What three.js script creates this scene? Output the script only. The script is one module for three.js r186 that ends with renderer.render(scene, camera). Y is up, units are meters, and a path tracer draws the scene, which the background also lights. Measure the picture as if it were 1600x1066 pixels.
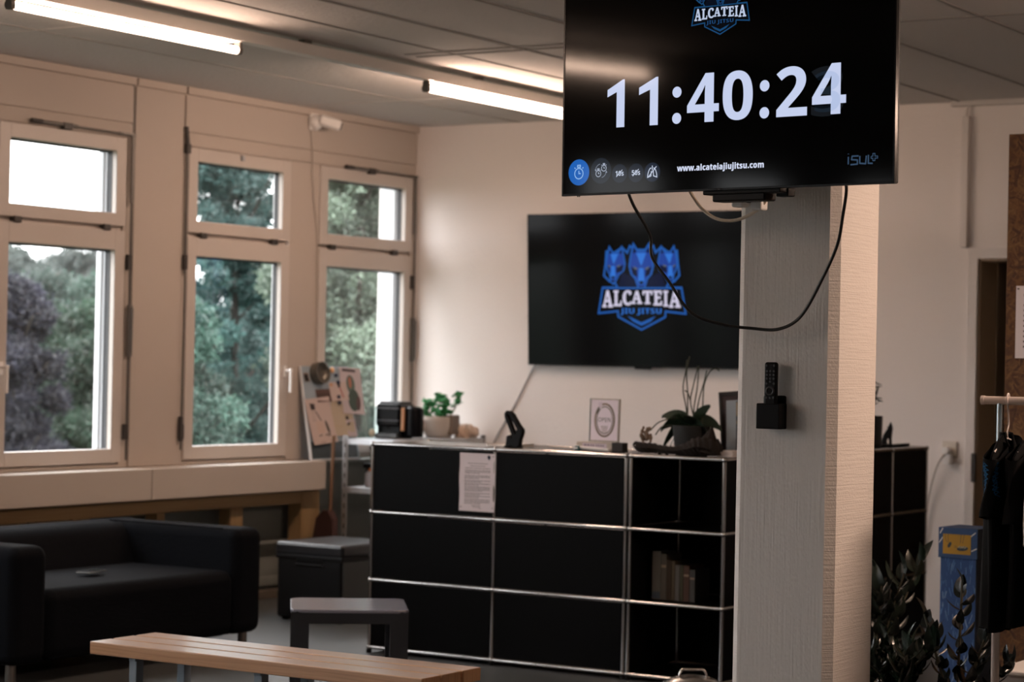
import * as THREE from 'three';
import { RoundedBoxGeometry } from 'three/addons/geometries/RoundedBoxGeometry.js';
import { mergeGeometries } from 'three/addons/utils/BufferGeometryUtils.js';
import { RectAreaLightUniformsLib } from 'three/addons/lights/RectAreaLightUniformsLib.js';

// ───────────────────────── camera, sky, lights, exposure ─────────────────────────
const scene = new THREE.Scene();
const camera = new THREE.PerspectiveCamera(17.308, 1600 / 1066, 0.1, 200);
camera.position.set(0, 1.5274, 0);
camera.rotation.order = 'YXZ';
camera.rotation.set(0.00840815, 0.56062082, 0.02052395);
camera.focus = 7.0;
camera.userData.fStop = 4.0;
scene.add(camera);

const renderer = new THREE.WebGLRenderer({ antialias: true });
renderer.toneMapping = THREE.LinearToneMapping;
renderer.toneMappingExposure = 1.0;
renderer.shadowMap.enabled = true;
RectAreaLightUniformsLib.init();

const SKY = 8.5;
{ // an even overcast sky, a little brighter overhead
  const W = 32, H = 32, d = new Float32Array(W * H * 4);
  for (let j = 0; j < H; j++) for (let i = 0; i < W; i++) {
    const el = Math.max(0, Math.sin(((j + 0.5) / H - 0.5) * Math.PI)), k = SKY * (0.8 + 0.45 * el);
    d.set([1.0 * k, 0.97 * k, 1.0 * k, 1], (j * W + i) * 4);
  }
  const t = new THREE.DataTexture(d, W, H, THREE.RGBAFormat, THREE.FloatType);
  t.mapping = THREE.EquirectangularReflectionMapping; t.magFilter = t.minFilter = THREE.LinearFilter; t.needsUpdate = true;
  scene.background = t;
}
const LAMP = new THREE.Color().setRGB(1.0, 0.69, 0.52);
const LAMP_RADIANCE = 85, RIGHT_LAMP_RADIANCE = 385;

// ───────────────────────── helpers ─────────────────────────
const V = (x, y, z) => new THREE.Vector3(x, y, z);
function rng(seed) { let a = seed >>> 0; return () => { a = (a + 0x6D2B79F5) | 0; let t = Math.imul(a ^ (a >>> 15), 1 | a); t = (t + Math.imul(t ^ (t >>> 7), 61 | t)) ^ t; return ((t ^ (t >>> 14)) >>> 0) / 4294967296; }; }
const used = {};
function numbered(n) { n = n.replace(/_\d{3}$/, ''); if (used[n] === undefined) { used[n] = 0; return n; } return `${n}_${String(++used[n]).padStart(3, '0')}`; }
function shade(o) { o.traverse((m) => { if (m.isMesh) { m.castShadow = true; m.receiveShadow = true; } }); return o; }
function tag(o, label, category, group, kind) { if (label) o.userData.label = label; if (category) o.userData.category = category; if (group) o.userData.group = group; if (kind) o.userData.kind = kind; return o; }
function thing(name, label, category, p = [0, 0, 0], turn = 0, group) {
  const o = new THREE.Group(); o.name = numbered(name); o.position.set(...p); o.rotation.y = turn; scene.add(o);
  return tag(o, label, category, group);
}
function struct(name) { const o = new THREE.Group(); o.name = name; o.userData.kind = 'structure'; scene.add(o); return o; }
function clean(g) { if (g.index) g = g.toNonIndexed(); for (const k of Object.keys(g.attributes)) if (!['position', 'normal', 'uv'].includes(k)) g.deleteAttribute(k); return g; }
const merge = (list) => (list.length === 1 ? list[0] : mergeGeometries(list.map(clean)));
function mesh(name, geos, mat, parent = scene) {
  const m = new THREE.Mesh(merge(Array.isArray(geos) ? geos : [geos]), mat);
  m.name = parent === scene ? numbered(name) : name; m.castShadow = m.receiveShadow = true; parent.add(m); return m;
}
// uv in metres, projected along each face's main axis; "grain" turns u along that axis
function metreUV(g, grain = 'x') {
  g = clean(g); const p = g.attributes.position, n = g.attributes.normal, uv = new Float32Array(p.count * 2);
  for (let i = 0; i < p.count; i++) {
    const a = [Math.abs(n.getX(i)), Math.abs(n.getY(i)), Math.abs(n.getZ(i))], c = { x: p.getX(i), y: p.getY(i), z: p.getZ(i) };
    const out = a[0] >= a[1] && a[0] >= a[2] ? 'x' : a[1] >= a[2] ? 'y' : 'z', rest = ['x', 'y', 'z'].filter((k) => k !== out);
    const u = rest.includes(grain) ? grain : rest[0], w = rest.find((k) => k !== u);
    uv[2 * i] = c[u]; uv[2 * i + 1] = c[w] + (out === 'y' ? 0.37 : 0);
  }
  g.setAttribute('uv', new THREE.BufferAttribute(uv, 2)); return g;
}
// box from min corner to max corner
function bx(x0, y0, z0, x1, y1, z1, r = 0) {
  const w = x1 - x0, h = y1 - y0, d = z1 - z0, rr = Math.min(r, 0.49 * Math.min(w, h, d));
  const g = r > 0 ? new RoundedBoxGeometry(w, h, d, 2, rr) : new THREE.BoxGeometry(w, h, d);
  return g.translate((x0 + x1) / 2, (y0 + y1) / 2, (z0 + z1) / 2);
}
function rod(a, b, r, seg = 12) {
  const A = V(...a), B = V(...b), g = new THREE.CylinderGeometry(r, r, A.distanceTo(B), seg);
  g.applyQuaternion(new THREE.Quaternion().setFromUnitVectors(V(0, 1, 0), B.clone().sub(A).normalize()));
  const m = A.add(B).multiplyScalar(0.5); return g.translate(m.x, m.y, m.z);
}
function bar(a, b, w, d) { // rectangular bar
  const A = V(...a), B = V(...b), g = new THREE.BoxGeometry(w, A.distanceTo(B), d);
  g.applyQuaternion(new THREE.Quaternion().setFromUnitVectors(V(0, 1, 0), B.clone().sub(A).normalize()));
  const m = A.add(B).multiplyScalar(0.5); return g.translate(m.x, m.y, m.z);
}
function wire(pts, r, seg = 60, sides = 8) { return new THREE.TubeGeometry(new THREE.CatmullRomCurve3(pts.map((p) => V(...p)), false, 'centripetal'), seg, r, sides); }
function lathe(pts, seg = 32) { return new THREE.LatheGeometry(pts.map(([r, y]) => new THREE.Vector2(r, y)), seg); }
function extrude(pts, depth, bevel = 0, holes = []) {
  const s = new THREE.Shape(pts.map(([x, y]) => new THREE.Vector2(x, y)));
  for (const h of holes) s.holes.push(new THREE.Path(h.map(([x, y]) => new THREE.Vector2(x, y))));
  return new THREE.ExtrudeGeometry(s, { depth, bevelEnabled: bevel > 0, bevelSize: bevel, bevelThickness: bevel, bevelSegments: 2, curveSegments: 16 });
}
const at = (g, x, y, z) => g.translate(x, y, z);

// ───────────────────────── materials ─────────────────────────
function canvas(w, h, draw) { const c = document.createElement('canvas'); c.width = w; c.height = h; const x = c.getContext('2d'); draw(x, w, h); return c; }
function cmap(c, rep) { const t = new THREE.CanvasTexture(c); t.colorSpace = THREE.SRGBColorSpace; t.anisotropy = 8; if (rep) { t.wrapS = t.wrapT = THREE.RepeatWrapping; t.repeat.set(...rep); } return t; }
function noiseData(n, fn, rep) { // one-channel relief map
  const d = new Uint8Array(n * n * 4);
  for (let j = 0; j < n; j++) for (let i = 0; i < n; i++) { const v = Math.max(0, Math.min(255, fn(i, j))); d.set([v, v, v, 255], (j * n + i) * 4); }
  const t = new THREE.DataTexture(d, n, n); t.magFilter = THREE.LinearFilter; t.minFilter = THREE.LinearMipmapLinearFilter; t.generateMipmaps = true; t.wrapS = t.wrapT = THREE.RepeatWrapping; t.repeat.set(...rep); t.needsUpdate = true; return t;
}
function lattice(n, cx, cy, seed) { // tiling value noise
  const r = rng(seed), a = Array.from({ length: cx * cy }, r);
  return (i, j) => {
    const x = (i / n) * cx, y = (j / n) * cy, x0 = Math.floor(x), y0 = Math.floor(y), fx = x - x0, fy = y - y0, s = (t) => t * t * (3 - 2 * t);
    const g = (p, q) => a[((q + cy) % cy) * cx + ((p + cx) % cx)], u = s(fx), v = s(fy);
    return (g(x0, y0) * (1 - u) + g(x0 + 1, y0) * u) * (1 - v) + (g(x0, y0 + 1) * (1 - u) + g(x0 + 1, y0 + 1) * u) * v;
  };
}
const std = (r, g, b, rough = 0.6, more = {}) => new THREE.MeshStandardMaterial({ color: new THREE.Color().setRGB(r, g, b), roughness: rough, ...more });
const plasterBump = (() => { const a = lattice(256, 32, 32, 1), b = lattice(256, 96, 96, 2); return noiseData(256, (i, j) => 255 * (0.5 * a(i, j) + 0.5 * b(i, j)), [1.2, 1.2]); })();
const streakV = (() => { const a = lattice(512, 90, 5, 3), b = lattice(512, 200, 14, 4), c = lattice(512, 110, 110, 5); return noiseData(512, (i, j) => 255 * (0.45 * a(i, j) + 0.3 * b(i, j) + 0.25 * c(i, j)), [2.2, 1.1]); })();
const streakH = (() => { const a = lattice(512, 4, 120, 6), b = lattice(512, 90, 90, 7); return noiseData(512, (i, j) => 255 * (0.6 * a(i, j) + 0.4 * b(i, j)), [2.5, 2.5]); })();
function woodCanvas(base, dark, seed, lines = 90) {
  return canvas(512, 256, (x, w, h) => {
    x.fillStyle = base; x.fillRect(0, 0, w, h); const r = rng(seed);
    for (let k = 0; k < lines; k++) {
      x.strokeStyle = dark; x.globalAlpha = 0.05 + 0.16 * r(); x.lineWidth = 0.6 + 2.4 * r(); const y = r() * h, a = 2 + 7 * r(), p = r() * 6; x.beginPath();
      for (let i = 0; i <= w; i += 16) x.lineTo(i, y + a * Math.sin((i / w) * Math.PI * 2 + p)); x.stroke();
    }
    x.globalAlpha = 1;
  });
}
const beechMap = cmap(woodCanvas('#c3956d', '#8c5e38', 11), [0.9, 2.2]);
const pineMap = cmap(woodCanvas('#d9b07c', '#a8743f', 12, 60), [0.8, 2.5]);
const osbMap = cmap(canvas(1024, 1024, (x, w, h) => {
  x.fillStyle = '#a87f52'; x.fillRect(0, 0, w, h); const r = rng(31), tones = ['#c79c68', '#b68752', '#9a6c3d', '#d3ad7a', '#8a5c33', '#bf9159', '#a57743', '#75492a'];
  for (let k = 0; k < 5200; k++) { const px = r() * w, py = r() * h, a = r() * Math.PI, L = 22 + 58 * r(), B = 4 + 11 * r(); x.fillStyle = tones[Math.floor(r() * tones.length)]; x.globalAlpha = 0.8;
    for (const ox of [0, -w, w]) { if (Math.abs(px + ox - w / 2) > w / 2 + 90) continue; x.save(); x.translate(px + ox, py); x.rotate(a); x.beginPath(); x.moveTo(-L / 2, -B / 2); x.lineTo(L / 2, -B / 3); x.lineTo(L / 2 - 5, B / 2); x.lineTo(-L / 2 + 4, B / 2); x.fill(); x.restore(); } }
}), [1, 1]);

const ink = (v, rough, spec = 0.25) => new THREE.MeshPhysicalMaterial({ color: new THREE.Color().setRGB(v, v, v * 1.08), roughness: rough, specularIntensity: spec });
const M = {
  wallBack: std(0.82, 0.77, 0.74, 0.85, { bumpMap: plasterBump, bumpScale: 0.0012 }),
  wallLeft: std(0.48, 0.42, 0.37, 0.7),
  wallLow: std(0.22, 0.235, 0.22, 0.8),
  ceiling: std(0.56, 0.535, 0.515, 0.9, { bumpMap: plasterBump, bumpScale: 0.002 }),
  ceilingLine: std(0.27, 0.255, 0.24, 0.9),
  ceilingRidge: std(0.6, 0.57, 0.54, 0.9),
  floor: std(0.07, 0.075, 0.076, 0.4, { bumpMap: plasterBump, bumpScale: 0.0006 }),
  trim: std(0.52, 0.47, 0.42, 0.55),
  whiteFrame: std(0.54, 0.49, 0.45, 0.45),
  reveal: std(0.84, 0.84, 0.86, 0.6),
  rail: std(0.42, 0.43, 0.45, 0.4),
  gasket: std(0.02, 0.022, 0.026, 0.6),
  hinge: std(0.035, 0.03, 0.027, 0.5),
  steelDark: std(0.16, 0.15, 0.14, 0.45, { metalness: 0.6 }),
  white: std(0.82, 0.8, 0.78, 0.4),
  glass: new THREE.MeshPhysicalMaterial({ color: new THREE.Color().setRGB(0.93, 0.97, 0.96), transmission: 1, thickness: 0, roughness: 0, ior: 1.5 }),
  pillarFront: std(0.76, 0.72, 0.68, 0.75, { bumpMap: streakV, bumpScale: 0.0016 }),
  pillarSide: std(0.74, 0.7, 0.66, 0.75, { bumpMap: streakH, bumpScale: 0.0014 }),
  black: ink(0.005, 0.5),
  blackGloss: ink(0.004, 0.2),
  blackPanel: ink(0.0025, 0.45, 0.12),
  blackPlastic: ink(0.007, 0.45),
  chrome: std(0.6, 0.59, 0.58, 0.13, { metalness: 1 }),
  steel: std(0.6, 0.59, 0.57, 0.25, { metalness: 1 }),
  galv: std(0.52, 0.54, 0.56, 0.42, { metalness: 0.7 }),
  sofa: new THREE.MeshPhysicalMaterial({ color: new THREE.Color().setRGB(0.0045, 0.0055, 0.008), roughness: 0.9, specularIntensity: 0.2, bumpMap: plasterBump, bumpScale: 0.001 }),
  beech: new THREE.MeshPhysicalMaterial({ map: beechMap, roughness: 0.34, clearcoat: 0.8, clearcoatRoughness: 0.16 }),
  pine: std(0.5, 0.52, 0.52, 0.65, { map: pineMap }),
  osb: std(0.22, 0.19, 0.15, 0.7, { map: osbMap }),
  legBlue: std(0.2, 0.25, 0.3, 0.45),
  greyPlastic: std(0.03, 0.032, 0.037, 0.15),
  darkBox: ink(0.008, 0.45, 0.4),
  greyBox: std(0.05, 0.055, 0.055, 0.5),
  paper: std(0.78, 0.74, 0.73, 0.85),
};
const decal = (c, rough = 0.8) => new THREE.MeshStandardMaterial({ map: cmap(c), roughness: rough });

// ───────────────────────── the room shell ─────────────────────────
const H = 3.12, XL = -8.8, ZB = -12.72, XR = 6, ZF = 5;
{
  const floor = struct('floor'); mesh('floor_slab', metreUV(bx(-9.2, -0.2, -13.1, XR + 0.3, 0, ZF + 0.3)), M.floor, floor);
  const ceil = struct('ceiling'); mesh('ceiling_slab', metreUV(bx(-9.2, H, -13.1, XR + 0.3, H + 0.25, ZF + 0.3)), M.ceiling, ceil);
  // formwork joints and ridges left by the shuttering boards
  for (const [x, w, z0, z1] of [[-7.95, 0.008, -12.7, 4.9], [-6.5, 0.006, -12.7, 4.9], [-6.07, 0.02, -12.7, 4.9], [-5.43, 0.016, -12.7, 4.9], [-4.85, 0.014, -12.7, 4.9], [-4.25, 0.014, -12.7, 4.9], [-3.6, 0.016, -12.7, 4.9], [-3.0, 0.014, -12.7, 4.9], [-2.4, 0.014, -12.7, 4.9]])
    mesh('board_joint', bx(x - w / 2, H - 0.004, z0, x + w / 2, H + 0.01, z1), M.ceilingLine, ceil);
  for (const [z, x0, x1] of [[-9.64, -6.75, -2], [-9.75, -6.75, -5.2]]) mesh('board_joint', bx(x0, H - 0.004, z - 0.012, x1, H + 0.01, z + 0.012), M.ceilingLine, ceil);
  for (const [z, x0, x1] of [[-8.15, -8.78, -7.1], [-11.35, -8.78, -7.0]]) mesh('plaster_ridge', bx(x0, H - 0.004, z - 0.007, x1, H + 0.01, z + 0.007), M.ceilingRidge, ceil);
  mesh('plaster_ridge', bx(-4.9, H - 0.03, -12.72, 1, H + 0.01, -12.66), M.ceilingRidge, ceil);

  // window positions along the left wall: [far edge, near edge]
  const W3 = [-12.675, -11.625], W2 = [-11.315, -10.32], W1 = [-9.77, -8.755], more = [];
  for (const [a, b] of [[-8.44, -7.43], [-6.91, -5.92], [-5.6, -4.61], [-4.06, -3.07], [-2.75, -1.76], [-1.2, -0.21], [0.1, 1.09], [1.65, 2.64], [2.95, 3.94]]) more.push([a, b]);
  const all = [W1, W2, W3, ...more];
  const wall = struct('wall_left');
  const pairs = [[W3[0], W2[1]]]; for (let i = 0; i < 1; i++) pairs.push([W1[0], more[0][1]]); for (let i = 1; i < more.length - 1; i += 2) pairs.push([more[i + 1] ? Math.min(more[i][0], more[i + 1][0]) : more[i][0], Math.max(more[i][1], more[i + 1][1])]);
  const hole = ([a, b]) => [[-b + 0.004, 0.88], [-a - 0.004, 0.88], [-a - 0.004, 2.766], [-b + 0.004, 2.766]];
  const shell = extrude([[-ZF - 0.3, 0.86], [13.0, 0.86], [13.0, H + 0.02], [-ZF - 0.3, H + 0.02]], 0.14, 0, pairs.map(hole)).rotateY(Math.PI / 2).translate(XL - 0.14, 0, 0);
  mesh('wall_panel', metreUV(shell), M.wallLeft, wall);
  mesh('lower_wall', metreUV(bx(-9.1, -0.1, -13.0, -8.9, 0.88, ZF + 0.3)), M.wallLow, wall);
  mesh('wall_ledge', bx(-9.1, 0.55, -13, -8.86, 0.86, ZF), M.wallLow, wall);
  for (const [a, b] of [[-11.627, -11.313], [-8.757, -8.438], [-5.922, -5.598], [-3.072, -2.748], [-0.212, 0.102], [2.638, 2.952]]) mesh('mullion', bx(-8.86, 0.87, a, XL, 2.77, b), M.reveal, wall);
  // raised panels above the windows and on the piers, with open joints between them
  const piers = [[-10.272, -9.842], [-7.385, -6.955], [-4.565, -4.105]];
  const bays = [[-12.715, -10.287], [-9.82, -7.4], [-6.94, -4.58]];
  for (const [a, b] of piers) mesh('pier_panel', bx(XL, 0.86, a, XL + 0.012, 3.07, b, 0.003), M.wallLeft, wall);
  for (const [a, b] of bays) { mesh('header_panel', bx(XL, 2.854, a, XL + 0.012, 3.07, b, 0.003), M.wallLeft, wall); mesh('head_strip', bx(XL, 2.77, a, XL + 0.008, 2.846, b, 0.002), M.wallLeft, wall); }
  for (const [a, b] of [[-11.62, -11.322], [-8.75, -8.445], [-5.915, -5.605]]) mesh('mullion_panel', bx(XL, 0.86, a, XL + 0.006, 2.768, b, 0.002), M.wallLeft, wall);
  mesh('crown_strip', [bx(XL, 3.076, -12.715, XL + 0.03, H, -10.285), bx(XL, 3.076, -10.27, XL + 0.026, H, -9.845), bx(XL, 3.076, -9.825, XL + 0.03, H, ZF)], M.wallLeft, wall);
  mesh('recess_shadow_gap', bx(XL - 0.001, 0.9, -9.842, XL + 0.0015, 3.11, -9.82), M.steelDark, wall);
  // boxed sill under the windows
  const sill = struct('trim_1');
  mesh('sill_board', metreUV(bx(-8.86, 0.675, -11.53, -8.62, 0.857, -9.862, 0.006), 'z'), M.trim, sill);
  mesh('sill_board', metreUV(bx(-8.86, 0.675, -9.857, -8.62, 0.857, -4.2, 0.006), 'z'), M.trim, sill);
  mesh('shallow_sill', metreUV(bx(-8.86, 0.838, -12.71, -8.655, 0.857, -11.532, 0.004), 'z'), M.wallLow, sill);

  function sash(y0, y1, z0, z1, sw, tw, bw) {
    const x0 = -8.845, x1 = -8.785, f = 0.004;
    return { frame: [bx(x0, y0, z0, x1, y1, z0 + sw, f), bx(x0, y0, z1 - sw, x1, y1, z1, f), bx(x0, y1 - tw, z0 + sw - 0.002, x1, y1, z1 - sw + 0.002, f), bx(x0, y0, z0 + sw - 0.002, x1, y0 + bw, z1 - sw + 0.002, f)],
      hole: [y0 + bw, y1 - tw, z0 + sw, z1 - sw] };
  }
  let n = 0;
  function windowUnit([z0, z1], far, full) {
    const fd = Math.max(-8.9, far[2] + 0.002);
    const g = struct(`window_${++n}`), U = sash(2.252, 2.763, z0 + 0.002, z1 - 0.002, 0.083, 0.08, 0.073), L = sash(0.888, 2.226, z0 + 0.002, z1 - 0.002, 0.083, 0.113, 0.08);
    mesh('fixed_frame', [bx(fd, 0.882, z0 - 0.002, -8.82, 2.765, z0 + 0.04), bx(-8.87, 0.882, z1 - 0.04, -8.82, 2.765, z1 + 0.002), bx(-8.9, 2.2, z0, -8.822, 2.28, z1), bx(-8.9, 2.72, z0, -8.822, 2.766, z1), bx(-8.9, 0.88, z0, -8.822, 0.93, z1)], M.whiteFrame, g);
    mesh('upper_sash', U.frame, M.whiteFrame, g); mesh('lower_sash', L.frame, M.whiteFrame, g);
    const [gd, rl, rv] = far;
    for (const s of [U, L]) {
      const [ya, yb, za, zb] = s.hole;
      const pane = new THREE.PlaneGeometry(zb - za, yb - ya).rotateY(Math.PI / 2).translate(-8.818, (ya + yb) / 2, (za + zb) / 2); mesh('pane', pane, M.glass, g);
      const t = 0.005, x0 = gd, x1 = -8.8455;
      mesh('gasket', [bx(x0, ya, za - 0.003, x1, yb, za + t), bx(x0, ya, zb - t, x1, yb, zb + 0.003), bx(x0, yb - t * 2.2, za, x1, yb + 0.003, zb), bx(-8.85, ya - 0.003, za, x1, ya + 0.002, zb),
        bx(-8.8455, yb - 0.006, za, -8.82, yb + 0.001, zb), bx(-8.8455, ya, za, -8.82, yb, za + 0.003)], M.gasket, g);
      if (rl) mesh('guide_rail', [bx(rl, ya - 0.03, za - 0.03, gd, yb + 0.05, za + 0.004), bx(rl + (gd - rl) * 0.35, ya - 0.03, za, rl + (gd - rl) * 0.55, yb, za + 0.012), bx(rl, ya - 0.03, zb - 0.004, gd, yb + 0.05, zb + 0.03)], M.rail, g);
      mesh('reveal', [bx(rv, ya - 0.05, za - 0.1, rl || gd, yb + 0.08, za + 0.003), bx(rv, ya - 0.05, zb - 0.003, rl || gd, yb + 0.08, zb + 0.1)], M.reveal, g);
    }
    if (full) {
      for (const z of full.hinges) mesh('latch', bx(-8.805, 2.222, z - 0.028, -8.77, 2.256, z + 0.028, 0.004), M.hinge, g);
    }
    return g;
  }
  const w1 = windowUnit(W1, [-8.856, -8.9, -8.924], { hinges: [-8.893, -9.606] });
  const w2 = windowUnit(W2, [-8.85, 0, -8.858], { hinges: [-10.458, -11.148] });
  const w3 = windowUnit(W3, [-8.845 - 0.008, -8.88, -8.985], { hinges: [-11.76, -12.464] });
  for (const m of more) windowUnit(m, [-8.86, -8.9, -8.94], null);
  const X = -8.783;
  function lever(g, z, y, s) { // turned handle pointing down
    mesh('handle', [bx(X - 0.004, y - 0.03, z - 0.014, X + 0.008, y + 0.04, z + 0.014, 0.004), rod([X, y + 0.01, z], [X + 0.05, y + 0.01, z], 0.009), bx(X + 0.04, y + 0.0, z - 0.011, X + 0.058, y + 0.024, z + 0.011, 0.005), bx(X + 0.041, y - 0.13, z - 0.009 + s * 0.0, X + 0.056, y + 0.02, z + 0.009, 0.005)], M.white, g);
  }
  lever(w1, -8.795, 1.42, 1); lever(w2, -11.285, 1.42, 1);
  // tilt-opener linkages: top bar, corner and side rod with lever
  function opener(g, zs, ze, zr, y, blk) {
    mesh('opener_bar', [rod([X + 0.016, y, zs], [X + 0.016, y - 0.003, ze], 0.006), rod([X + 0.016, y, zs + 0.02], [X + 0.016, y, zs - 0.3], 0.011)], M.steelDark, g);
    mesh('opener_cap', [rod([X + 0.016, y, zs + 0.06], [X + 0.016, y, zs - 0.02], 0.013), bx(X + 0.002, y - 0.026, blk - 0.035, X + 0.03, y + 0.012, blk + 0.035, 0.004)], M.hinge, g);
    mesh('opener_rod', [rod([X + 0.012, y - 0.004, zr], [X + 0.012, 1.02, zr], 0.006), bx(X, y - 0.4, zr - 0.012, X + 0.016, y + 0.004, zr + 0.012, 0.004), bx(X, y - 0.01, zr - 0.014, X + 0.02, y + 0.006, ze + 0.03, 0.003)], M.steelDark, g);
    mesh('opener_lever', [bx(X, 1.5, zr - 0.018, X + 0.022, 1.8, zr + 0.018, 0.006), rod([X + 0.026, 1.52, zr], [X + 0.03, 1.78, zr], 0.008)], M.steelDark, g);
    for (const yy of [2.046, 1.065]) mesh('latch', bx(X - 0.004, yy - 0.045, zr - 0.002, X + 0.02, yy + 0.045, zr + 0.03, 0.005), M.hinge, g);
  }
  opener(w1, -9.033, -9.712, -9.806, 2.787, -9.25);
  opener(w3, -11.932, -12.636, -12.69, 2.775, -12.16);
  mesh('opener_rod', [rod([X + 0.012, 2.76, -10.29], [X + 0.012, 0.95, -10.28], 0.007), bx(X, 2.0, -10.3, X + 0.012, 2.75, -10.278, 0.004)], M.steelDark, w2);
  mesh('opener_cap', [bar([X + 0.012, 2.74, -10.292], [X + 0.012, 2.88, -10.272], 0.014, 0.022), bx(X, 2.72, -10.305, X + 0.026, 2.78, -10.268, 0.005)], M.hinge, w2);
  mesh('opener_lever', [bx(X, 1.0, -10.292, X + 0.02, 1.15, -10.262, 0.006)], M.hinge, w2);
  for (const yy of [2.07, 1.06]) mesh('latch', bx(X - 0.002, yy - 0.045, -10.3, X + 0.022, yy + 0.045, -10.27, 0.005), M.hinge, w2);
  mesh('catch_plate', [bx(X, 2.722, -10.838, X + 0.008, 2.752, -10.822, 0.002), bx(X, 2.722, -10.818, X + 0.012, 2.752, -10.802, 0.002)], M.rail, w2);

  // back wall with the doorway, right wall, wall behind the camera
  const back = struct('wall_back'), DX0 = -4.73, DX1 = -3.82, DH = 2.186, T = 0.3;
  mesh('wall_panel', [metreUV(bx(-9.1, -0.1, ZB - T, DX0, H + 0.05, ZB)), metreUV(bx(DX0, DH, ZB - T, DX1, H + 0.05, ZB)), metreUV(bx(DX1, -0.1, ZB - T, XR + 0.3, H + 0.05, ZB))], M.wallBack, back);
  mesh('cable_duct', [bx(-4.835, 2.25, ZB, -4.795, 3.03, ZB + 0.035, 0.004), rod([-4.815, 3.0, ZB + 0.02], [-4.815, 3.06, ZB + 0.02], 0.008), wire([[-4.815, 3.05, ZB + 0.02], [-4.81, 3.08, ZB + 0.02], [-4.78, 3.1, ZB + 0.022], [-4.72, 3.105, ZB + 0.022]], 0.008, 20)], M.wallBack, back);
  mesh('ceiling_pipe', [wire([[-4.72, 3.1, ZB + 0.022], [-4.0, 3.1, ZB + 0.022], [-2.5, 3.1, ZB + 0.022]], 0.012, 20)], M.wallBack, back);
  const right = struct('wall_right'); mesh('wall_panel', metreUV(bx(XR, -0.1, -13.0, XR + 0.25, H + 0.05, ZF + 0.3)), M.wallBack, right);
  const front = struct('wall_front'); mesh('wall_panel', metreUV(bx(-9.1, -0.1, ZF, XR + 0.3, H + 0.05, ZF + 0.25)), M.wallBack, front);
  const door = struct('door_1'), jambM = std(0.42, 0.32, 0.22, 0.6), leafM = std(0.16, 0.115, 0.075, 0.55);
  mesh('casing', [bx(DX0 - 0.06, 0, ZB, DX0 + 0.003, DH + 0.065, ZB + 0.022, 0.004), bx(DX0, DH - 0.003, ZB, DX1, DH + 0.065, ZB + 0.022, 0.004), bx(DX1 - 0.003, 0, ZB, DX1 + 0.06, DH + 0.065, ZB + 0.022, 0.004)], M.wallBack, door);
  mesh('jamb', [bx(DX0, 0, ZB - T + 0.02, DX0 + 0.015, DH, ZB + 0.004), bx(DX1 - 0.015, 0, ZB - T, DX1, DH, ZB), bx(DX0, DH - 0.015, ZB - T, DX1, DH, ZB + 0.004)], jambM, door);
  mesh('door_leaf', [bx(DX0 + 0.01, 0.005, ZB - T - 0.03, DX1 - 0.01, DH - 0.01, ZB - T + 0.015), bx(DX0 + 0.05, 0.005, ZB - T + 0.015, DX0 + 0.075, DH - 0.02, ZB - T + 0.03)], leafM, door);
  mesh('hinge', bx(DX0 - 0.012, 0.86, ZB + 0.018, DX0 + 0.016, 1.03, ZB + 0.036, 0.005), M.hinge, door);
  mesh('latch', [bx(DX0 + 0.13, 1.72, ZB - T + 0.01, DX0 + 0.17, 1.78, ZB - T + 0.05, 0.004)], M.white, door);
}

// the concrete pillar, its corners chamfered
{
  const p = struct('pillar'), c = 0.028, x0 = -3.281, x1 = -2.925, z0 = -6.955, z1 = -6.6;
  mesh('pillar_core', bx(x0 + 0.002, -0.05, z0 + c, x1 - 0.002, H + 0.01, z1 - c), M.pillarFront, p);
  const face = (a, b) => { // upright quad strip from a to b on plan, subdivided, uv in metres
    const L = Math.hypot(b[0] - a[0], b[1] - a[1]), g = new THREE.PlaneGeometry(L, H + 0.05, 6, 40), u = g.attributes.uv; for (let i = 0; i < u.count; i++) u.setXY(i, u.getX(i) * L, u.getY(i) * H);
    g.rotateY(-Math.atan2(b[1] - a[1], b[0] - a[0])).translate((a[0] + b[0]) / 2, H / 2, (a[1] + b[1]) / 2); return clean(g);
  };
  mesh('front_face', face([x0 + c, z1], [x1 - c, z1]), M.pillarFront, p);
  mesh('side_face', face([x1, z1 - c], [x1, z0 + c]), M.pillarSide, p);
  mesh('side_face', face([x0, z0 + c], [x0, z1 - c]), M.pillarSide, p);
  mesh('rear_face', face([x1 - c, z0], [x0 + c, z0]), M.pillarFront, p);
  mesh('chamfer', [face([x1 - c, z1], [x1, z1 - c]), face([x0, z1 - c], [x0 + c, z1]), face([x1, z0 + c], [x1 - c, z0]), face([x0 + c, z0], [x0, z0 + c])], M.pillarSide, p);
}

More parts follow.
